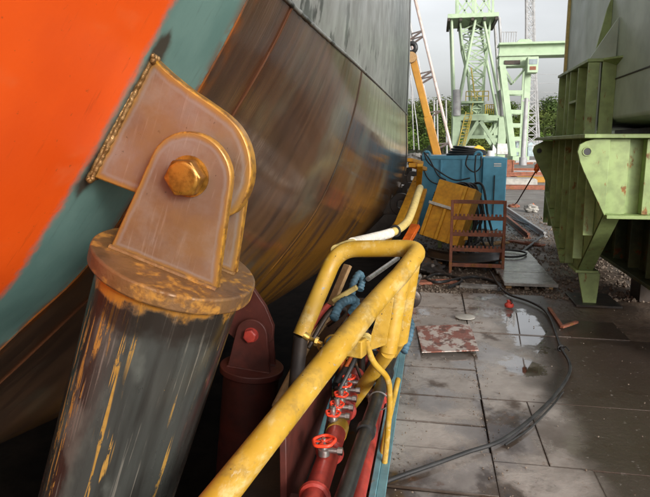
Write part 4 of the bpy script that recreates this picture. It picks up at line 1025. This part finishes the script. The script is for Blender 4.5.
jl = empty('lattice_jib', V((atY(455, 160, 32).x, 32, -.03))); tag(jl, 'slim chalky red and white lattice jib leaning behind the boom', 'jib')
def J(px, py, Y): return atY(px, py, Y)
cA0, cA1 = J(414, -5, 31.5), J(456, 168, 31.5); cB0, cB1 = J(400, 0, 32.3), J(443, 168, 32.3)
cC0, cC1 = J(404, -5, 33.1), J(440, 166, 33.1)
for a, b, mt in ((cA0, cA1, 'pinkwhite'), (cB0, cB1, 'pinkwhite'), (cC0, cC1, 'crane_grey')): MB().tube([a, b], .075, 8).build('chord', mt, jl)
for t in (.20, .23, .43, .46, .66, .85):
    MB().tube([cA0.lerp(cA1, t), cB0.lerp(cB1, t + .03)], .05, 6).build('rung', 'pinkwhite', jl)
    MB().tube([cA0.lerp(cA1, t), cC0.lerp(cC1, t + .02)], .04, 6).build('rung', 'pinkwhite', jl)
for q in (cA1, cB1): MB().bx(q.x - .2, q.x + .2, q.y - .2, q.y + .2, -.028, q.z).build('foot', 'pinkwhite', jl)
for px in (434, 437, 446):
    tag(MB().tube([J(px, 100, 34), J(px + 1, 158, 34)], .05, 6).build('thin_pole', 'crane_grey'), 'thin grey pole behind the lattice jib', 'pole', 'thin poles behind the lattice jib')

TY = 70.0
tw = empty('crane_tower', V((atY(475, 150, TY).x, TY, -.03))); tag(tw, 'pale green lattice crane tower on a braced four legged base', 'crane')
s = TY / 609
def T(px, py, dy=0): 
    p = atY(px, py, TY); p.y += dy; return p
def barT(a, b, w, nm='brace', mt='crane_green'): MB().bar(a, b, w, w).build(nm, mt, tw)
hd = 2.6
for dy in (-hd, hd):
    # base legs and beams
    barT(T(456, 119, dy), V((T(456, 119).x, TY + dy, -.02)), .8, 'leg'); barT(T(500, 119, dy), V((T(500, 119).x, TY + dy, -.02)), .8, 'leg')
    barT(T(452, 119, dy - .01), T(503, 119, dy - .01), .55, 'beam'); barT(T(455, 137, dy + .02), T(500, 137, dy + .02), .3, 'beam')
    barT(T(477, 121, dy), T(460, 150, dy), .38); barT(T(478, 121, dy), T(497, 150, dy), .38)
    barT(T(457, 121, dy), T(470, 137, dy), .28); barT(T(498, 121, dy), T(487, 137, dy), .28)
    # outer tubular legs rising to the head platform
    for (a, b) in (((451, 22), (454, 119)), ((497, 22), (503, 119)), ((474, 24), (456, 117)), ((482, 24), (500, 117))):
        MB().tube([T(*a, dy * .9), T(*b, dy * .95)], .15, 10).build('strut', 'crane_grey' if a[0] > 490 else 'crane_green', tw)
    MB().cyl(T(456, 92, dy * 1.06), T(456, 117, dy * 1.06), .42, n=14).build('sleeve', 'crane_grey', tw)
    MB().cyl(T(500.5, 92, dy * 1.06), T(501, 117, dy * 1.06), .42, n=14).build('sleeve', 'crane_grey', tw)
    MB().bx(T(500, 140).x - .55, T(500, 140).x + .55, TY + dy - .55, TY + dy + .55, .6, 1.7).build('white_band', 'white', tw)
for x in (456, 500): barT(T(x, 119, -hd), T(x, 119, hd), .5, 'beam')
# inner lattice: hour-glass narrowing
pr = [(20, 459, 489, 2.0), (48, 462, 487, 1.7), (75, 468, 484, 1.1), (100, 470, 483, .9), (118, 471, 483, .9)]
for i in range(len(pr) - 1):
    (ya, la, ra, da), (yb_, lb_, rb, db) = pr[i], pr[i + 1]
    for dy in (-1, 1):
        barT(T(la, ya, da * dy), T(lb_, yb_, db * dy), .17, 'chord'); barT(T(ra, ya, da * dy), T(rb, yb_, db * dy), .17, 'chord')
        for j in range(2):
            t0, t1 = j / 2, (j + 1) / 2
            A0 = T(la, ya, da * dy).lerp(T(lb_, yb_, db * dy), t0); A1 = T(la, ya, da * dy).lerp(T(lb_, yb_, db * dy), t1)
            B0 = T(ra, ya, da * dy).lerp(T(rb, yb_, db * dy), t0); B1 = T(ra, ya, da * dy).lerp(T(rb, yb_, db * dy), t1)
            barT(A0, B1, .12); barT(B0, A1, .12); barT(A1, B1, .13)
    for sx, (xa, xb) in enumerate(((la, lb_), (ra, rb))):
        barT(T(xa, ya, -da), T(xb, yb_, db), .12); barT(T(xa, ya, da), T(xb, yb_, -db), .12); barT(T(xb, yb_, -db), T(xb, yb_, db), .13)
MB().cyl(T(477, 98), T(477, 137), .75, n=16).build('column', 'crane_green', tw)
MB().bx(T(448, 0).x, T(497, 0).x, TY - 3, TY + 3, T(470, 23).z, T(470, 19).z).build('head_platform', 'crane_green', tw)
for dy in (-2.2, 2.2):
    for x in (457, 474, 491): barT(T(x, 18.9, dy), T(x, -30, dy), .22, 'upper_post')
    for xa, xb in ((457, 474), (474, 491)):
        barT(T(xa, 18, dy), T(xb, -6, dy), .14, 'upper_brace'); barT(T(xb, 18, dy), T(xa, -6, dy), .14, 'upper_brace')
    barT(T(457, -6, dy), T(491, -6, dy), .16, 'upper_brace')
for k in range(5):
    x = T(449 + 11.5 * k, 0).x; MB().bx(x - .15, x + .15, TY - 3.1, TY + 3.1, T(470, 26).z, T(470, 23).z - .002).build('joist', 'darksteel', tw)
MB().bx(T(465, 0).x, T(487, 0).x, TY - 1.6, TY + 1.6, T(470, 104).z, T(470, 102).z).build('platform', 'crane_green', tw)
MB().bx(T(462, 0).x, T(492, 0).x, TY - 2.2, TY + 2.2, T(470, 117).z, T(470, 115).z).build('platform', 'crane_green', tw)
for (xa, xb, py) in ((465, 487, 102), (484, 492, 115)):
    for dz in (.5, 1.0):
        z = T(470, py).z + dz; MB().tube([V((T(xa, py).x, TY - 1.6, z)), V((T(xb, py).x, TY - 1.6, z))], .05, 6).build('handrail', 'stair_yellow', tw)
    for k in range(5):
        x = T(xa + (xb - xa) * k / 4, py).x; MB().tube([V((x, TY - 1.6, T(470, py).z)), V((x, TY - 1.6, T(470, py).z + 1))], .05, 6).build('baluster', 'stair_yellow', tw)
sa, sb = T(468, 113, -2.7), T(458, 154, -3.4)
for dx in (-.35, .35): MB().bar(sa + V((dx, 0, 0)), sb + V((dx, 0, 0)), .1, .22).build('stair_stringer', 'stair_yellow', tw)
for k in range(14):
    p = sa.lerp(sb, (k + .5) / 14); MB().bx(p.x - .34, p.x + .34, p.y - .12, p.y + .12, p.z - .03, p.z + .03).build('stair_tread', 'stair_yellow', tw)
MB().tube([sa + V((.35, -.05, .9)), sb + V((.35, -.05, .9))], .05, 6).build('handrail', 'stair_yellow', tw)
MB().tube([T(470, 70, -2), T(474, 100, -2)], .07, 6).build('ladder', 'stair_yellow', tw)

GY = 62.0
ga = empty('gantry_crane', V((atY(518, 150, GY).x, GY, -.03))); tag(ga, 'pale green gantry crane with ladder shaped leg and operator cabin', 'crane')
def K(px, py, dy=0):
    p = atY(px, py, GY); p.y += dy; return p
bxa, bxb = K(499, 50).x, K(575, 50).x + 14
zt_, zb_ = K(530, 45.5).z, K(530, 55).z
MB().bx(bxa, bxb, GY - .5, GY + .5, zb_, zt_).build('girder_web', 'crane_green', ga)
for z in (zt_, zb_ - .18): MB().bx(bxa - .1, bxb, GY - 1.1, GY + 1.1, z + .001, z + .18).build('girder_flange', 'crane_green', ga)
MB().bx(bxa, K(529, 60).x, GY - .9, GY + .9, K(520, 67).z, zb_ - .19).build('leg_head', 'crane_green', ga)
MB().bx(K(503.5, 60).x, K(519, 60).x, GY - 1.0, GY - .9, K(520, 65.5).z, K(520, 61.5).z).build('opening', 'darksteel', ga)
la0, la1 = K(501.5, 66), K(513.5, 158); ra0, ra1 = K(527, 66), K(522.5, 158)
la1.z = ra1.z = -.02
for dy in (-.8, .8):
    for a, b, w in ((la0, la1, .55), (ra0, ra1, .55)): MB().bar(a + V((0, dy, 0)), b + V((0, dy, 0)), w, .3).build('leg', 'crane_green', ga)
    for t in (.28, .48, .62, .76, .88):
        MB().bar(la0.lerp(la1, t) + V((.2, dy, 0)), ra0.lerp(ra1, t) + V((-.2, dy, 0)), .2, .38).build('rung', 'crane_green', ga)
    MB().bar(K(504, 70, dy), K(512, 84, dy), .15).bar(K(512, 84, dy), K(524, 70, dy), .15).build('knee_brace', 'crane_green', ga)
MB().bx(K(510, 150).x, K(526, 150).x, GY - 2.4, GY + 2.4, -.028, .5).build('bogie', 'crane_green', ga)
cbx = MB().bx(K(523.5, 70).x, K(534, 70).x, GY - 2.4, GY - 1.15, K(530, 75.5).z, K(530, 60).z).build('cabin', 'crane_green', ga, bevel=.05)
MB().bx(K(526, 70).x, K(532, 70).x, GY - 2.43, GY - 2.41, K(530, 73).z, K(530, 69.5).z).build('cabin_sign', 'rust', cbx)
MB().bx(K(525, 70).x, K(533, 70).x, GY - 2.43, GY - 2.41, K(530, 67.5).z, K(530, 62.5).z).build('cabin_window', mat('cabin glass', (.25, .3, .32), rough=.1, scale=1, bump=0), cbx)
MB().slab([K(517, 45), K(517, 41.5), K(520, 39), K(530, 39), K(533, 41.5), K(533, 45)], (0, 1.4, 0)).build('winch_house', 'crane_green', ga, bevel=.04)
for k in range(7):
    p = K(500 + k * 2.4, 45, -1.05); MB().tube([p, p + V((0, 0, 1.0))], .04, 6).build('baluster', 'crane_grey', ga)
MB().tube([K(500, 45, -1.05) + V((0, 0, 1)), K(515, 45, -1.05) + V((0, 0, 1))], .04, 6).build('handrail', 'crane_grey', ga)
# far leg of the gantry, out to the right
qx = bxb - 2
for dy in (-.8, .8): MB().bar((qx - 1, GY + dy, zb_ - .2), (qx, GY + dy, -.02), .5, .5).build('leg', 'crane_green', ga)

MY = 85.0
ms = empty('lattice_mast', V((atY(532, 150, MY).x, MY, -.03))); tag(ms, 'tall grey lattice mast rising behind the gantry beam', 'mast')
def Q(px, py, dy=0):
    p = atY(px, py, MY); p.y += dy; return p
tops = (-30, 525.5, 534.5); 
def mw(py):
    t = (py + 30) / 188; c = 529.5 + 2.0 * t; hw = 3.6 + 4.0 * max(0, t - .25) ** 1.2 * 1.3; return c - hw, c + hw, (hw) * MY / 609
lev = list(range(-30, 150, 11))
for i in range(len(lev) - 1):
    a, b = lev[i], lev[i + 1]; l0, r0, d0 = mw(a); l1, r1, d1 = mw(b)
    for dy in (-1, 1):
        MB().bar(Q(l0, a, d0 * dy), Q(l1, b, d1 * dy), .2).bar(Q(r0, a, d0 * dy), Q(r1, b, d1 * dy), .2).build('chord', 'crane_grey', ms)
        MB().bar(Q(l0, a, d0 * dy), Q(r1, b, d1 * dy), .1).bar(Q(r0, a, d0 * dy), Q(l1, b, d1 * dy), .1).bar(Q(l1, b, d1 * dy), Q(r1, b, d1 * dy), .1).build('brace', 'crane_grey', ms)
l1, r1, d1 = mw(lev[-1])
for dy in (-1, 1):
    for x in (l1, r1):
        q = Q(x, lev[-1], d1 * dy); MB().bar(q, (q.x, q.y, -.02), .22).build('leg', 'crane_grey', ms)
pq = atY(526.5, 98, 50)
tag(MB().cyl((pq.x, 50, -.028), (pq.x, 50, pq.z), .20, .15, 12).cyl((pq.x, 50, -.028), (pq.x, 50, .6), .3, n=12).bar((pq.x - .3, 50, pq.z - .2), (pq.x + .3, 50, pq.z - .2), .12).build('grey_post', 'crane_grey'), 'plain grey round post standing before the lattice mast', 'post')
for k, dz in enumerate((0, 1.0, 2.0)):
    a = atY(536, 92, 120) + V((0, 0, dz * 1.6)); b = a + V((60, 10, 2.5))
    pts = [a.lerp(b, t / 16) - V((0, 0, 2.0 * math.sin(math.pi * t / 16) * .6)) for t in range(17)]
    tag(MB().tube(pts, .03, 5).build('power_line', 'crane_grey'), 'thin overhead wire above the trees right of the mast', 'wire', 'overhead wires right of the mast')

# far yard odds and ends
def P0(px, py, Y): return atY(px, py, Y)
hzb = P0(479, 151, 40); o = empty('hazard_block', V((hzb.x, 40, -.03))); tag(o, 'yellow and black striped hook block beyond the blue container', 'hook block')
MB().slab([P0(473.5, 148, 40), P0(478, 145, 40), P0(483, 147, 40), P0(486, 151, 40), P0(485, 158, 40), P0(475, 158, 40)], (0, .5, 0)).build('block', 'hazard', o, bevel=.03)
MB().bx(hzb.x - .5, hzb.x + .5, 39.9, 40.6, -.028, P0(479, 158.2, 40).z).build('base', 'rust', o)
def shed(px0, px1, py, Y, h_, mt, lab, nm, cat):
    x0, x1 = P0(px0, py, Y).x, P0(px1, py, Y).x; o = empty(nm, V(((x0 + x1) / 2, Y + 1.5, -.03)))
    MB().bx(x0, x1, Y, Y + 3, -.028, h_).build('wall', mt, o); MB().bx(x0 - .15, x1 + .15, Y - .15, Y + 3.15, h_ + .001, h_ + .16).build('roof', 'crane_grey', o)
    n = max(1, int((x1 - x0) / 1.2))
    for k in range(n): xx = x0 + (x1 - x0) * (k + .5) / n; MB().bx(xx - .3, xx + .3, Y - .02, Y - .002, h_ * .35, h_ * .8).build('door_panel', 'white', o)
    tag(o, lab, cat)
M['paleblue'] = mat('pale blue sheet', (.42, .52, .55), rough=.5, scale=1, bump=0)
shed(516, 524, 150, 78, 1.9, 'paleblue', 'pale blue site hut behind the gantry leg', 'site_hut', 'hut')
shed(528, 541, 150, 90, 2.0, 'paleblue', 'long whitish hut behind the cradle top', 'site_hut', 'hut')
shed(466, 477, 150, 60, 1.3, 'slab', 'low tan hut behind the striped hook block', 'site_hut', 'hut')
for (px, py, Y, w, h_, dpt, mt, lab, nm, cat) in ((508, 164, 30, .5, .85, .6, 'rust', 'red brown steel box right of the blue container', 'steel_box', 'box'), (491, 155, 42, .4, 1.2, .4, 'white', 'small white drum beside the striped hook block', 'white_drum', 'drum'),
        (512, 173, 24, 1.9, .28, 1.2, 'slab', 'pale concrete slab on the yard', 'concrete_slab', 'slab'), (520, 177, 22.5, 1.9, .12, .5, 'rust', 'red brown beam lying before the concrete slab', 'steel_beam', 'beam'),
        (531, 172, 27, 1.2, .22, .4, 'boom', 'short orange beam lying right of the slab', 'steel_beam', 'beam')):
    x = P0(px, py, Y).x
    m = MB().bx(x - w / 2, x + w / 2, Y, Y + dpt, -.028, h_ * .86)
    m.bx(x - w / 2 + .04, x + w / 2 - .04, Y + .03, Y + dpt - .03, h_ * .86 - .001, h_)
    if nm == 'steel_box': m.bx(x - w / 2 - .03, x - w / 2 + .04, Y - .03, Y - .001, -.028, h_).bx(x + w / 2 - .04, x + w / 2 + .03, Y - .03, Y - .001, -.028, h_)
    if nm == 'white_drum': m = MB().lathe((x, Y, -.028), (0, 0, 1), [(.24, 0), (.24, .38), (.26, .4), (.24, .42), (.24, .78), (.26, .8), (.24, .82), (.24, h_), (.2, h_ + .01)], 18)
    tag(m.build(nm, mt, bevel=.01), lab, cat)
rnd = random.Random(8)
for k in range(16):
    Y = rnd.uniform(26, 56); px = rnd.uniform(512, 540); x = P0(px, 160, Y).x; L_ = rnd.uniform(1.5, 4); a = rnd.uniform(-.5, .5); z = rnd.uniform(.0, .35)
    A = V((x - L_ / 2 * math.cos(a), Y - L_ / 2 * math.sin(a), z)); B = V((x + L_ / 2 * math.cos(a), Y + L_ / 2 * math.sin(a), z + rnd.uniform(-.05, .1)))
    m = MB().bar(A, B, .16, .05).bar(A + V((0, 0, -.06)), B + V((0, 0, -.06)), .05, .08).bar(A + V((0, 0, -.12)), B + V((0, 0, -.12)), .16, .04)
    if z > .14:
        for q in (A.lerp(B, .15), A.lerp(B, .85)): m.bx(q.x - .08, q.x + .08, q.y - .12, q.y + .12, -.03, q.z - .10)
    tag(m.build('scrap_beam', ['rust', 'wood', 'crane_grey', 'rust'][k % 4]), 'steel beam scattered on the far yard below the gantry', 'beam', 'beams scattered over the far yard')

# ------------------------------------------------------------------ wooded hill
m = MB(); rows = []
for i in range(22):
    r_ = []
    for k in range(60):
        y = 105 + i * 8; x = -110 + k * 5
        h_ = sstep((y - 108) / 110) * (11 + 5 * noise.noise(V((x * .02, y * .02, 3)))) - .3
        r_.append(V((x, y, h_)))
    rows.append(r_)
hill = loft(rows); struct(hill.build('hill', mat('undergrowth', (.03, .05, .015), (.05, .05, .025), .9, scale=.3, bump=0), smooth=60, base=(0, 105, -.3)))
def hill_z(x, y): return sstep((y - 108) / 110) * (11 + 5 * noise.noise(V((x * .02, y * .02, 3)))) - .3
def make_tree(seed, hgt, wid, leafm, nleaf=1500):
    rnd = random.Random(seed); o = empty('leafy_tree', (0, 0, 0))
    t = MB(); top = V((rnd.uniform(-.4, .4), rnd.uniform(-.4, .4), hgt * .75))
    t.tube(catmull([(0, 0, -.4), (rnd.uniform(-.2, .2), 0, hgt * .3), top], 4), lambda q: .22 * (1 - .8 * q), 7)
    cl = []
    for k in range(11):
        a = rnd.uniform(0, 6.28); rr = wid * .5 * math.sqrt(rnd.random()) * .85; z = hgt * rnd.uniform(.38, .92)
        rr *= 1.15 - .6 * abs(z / hgt - .55)
        c = V((rr * math.cos(a), rr * math.sin(a), z)); cl.append((c, rnd.uniform(.20, .34) * wid))
        t.tube([V((0, 0, hgt * rnd.uniform(.25, .5))), c.lerp(V((0, 0, z)), .4), c], lambda q: .09 * (1 - .7 * q), 5)
    t.build('trunk', 'trunk', o, local=True)
    m = MB()
    for k in range(nleaf):
        c, r0 = rnd.choice(cl); d = V((rnd.gauss(0, 1), rnd.gauss(0, 1), rnd.gauss(0, 1) * .8)).normalized(); p = c + d * r0 * (rnd.random() ** .4) * V((1, 1, .75)).length / 1.6
        n_ = (d + V((rnd.uniform(-.7, .7), rnd.uniform(-.7, .7), rnd.uniform(-.2, .9)))).normalized(); a, b = frame_of(n_); s_ = rnd.uniform(.12, .30)
        m.add([p - a * s_, p - b * s_ * .6, p + a * s_, p + b * s_ * .6], [(0, 1, 2, 3)])
    m.build('crown', leafm, o, local=True, smooth=0)
    return o
protos = [make_tree(41, 7.5, 6.5, 'leaf_a'), make_tree(42, 6.0, 6.0, 'leaf_b'), make_tree(43, 8.5, 6.0, 'leaf_a'), make_tree(44, 5.2, 6.2, 'leaf_b'), make_tree(45, 7.0, 7.0, 'leaf_a')]
labs = ['dark green leafy tree in the wood behind the cranes', 'bright green bushy tree in the wood behind the cranes', 'tall dark leafy tree in the wood behind the cranes', 'low bright green tree at the foot of the wood', 'broad dark leafy tree in the wood behind the cranes']
used = set(); rnd = random.Random(17)
spots = []
for row, (Y, dx) in enumerate(((112, 3.6), (122, 4.0), (134, 4.4), (148, 4.8), (164, 5.2), (182, 5.8))):
    xa, xb = atY(396, 120, Y).x, atY(592, 120, Y).x; x = xa
    while x < xb:
        spots.append((x + rnd.uniform(-1.2, 1.2), Y + rnd.uniform(-4, 4), row)); x += dx * rnd.uniform(.8, 1.2)
for (x, y, row) in spots:
    k = rnd.choice((1, 3, 3, 0) if row == 0 else (0, 1, 2, 4, 4, 0))
    o = protos[k] if k not in used else copy_tree(protos[k]); used.add(k)
    sc = rnd.uniform(.8, 1.2) * (.75 if row == 0 else 1)
    o.location = (x, y, hill_z(x, y) - .2); o.rotation_euler = (0, 0, rnd.uniform(0, 6.28)); o.scale = (sc, sc, sc * rnd.uniform(.85, 1.1))
    tag(o, labs[k], 'tree', ['dark trees of the far wood', 'bright bushy trees of the far wood', 'tall dark trees of the far wood', 'low bright trees of the far wood', 'broad dark trees of the far wood'][k])
for k, p in enumerate(protos):
    if k not in used:
        for c in list(p.children): bpy.data.objects.remove(c)
        bpy.data.objects.remove(p)
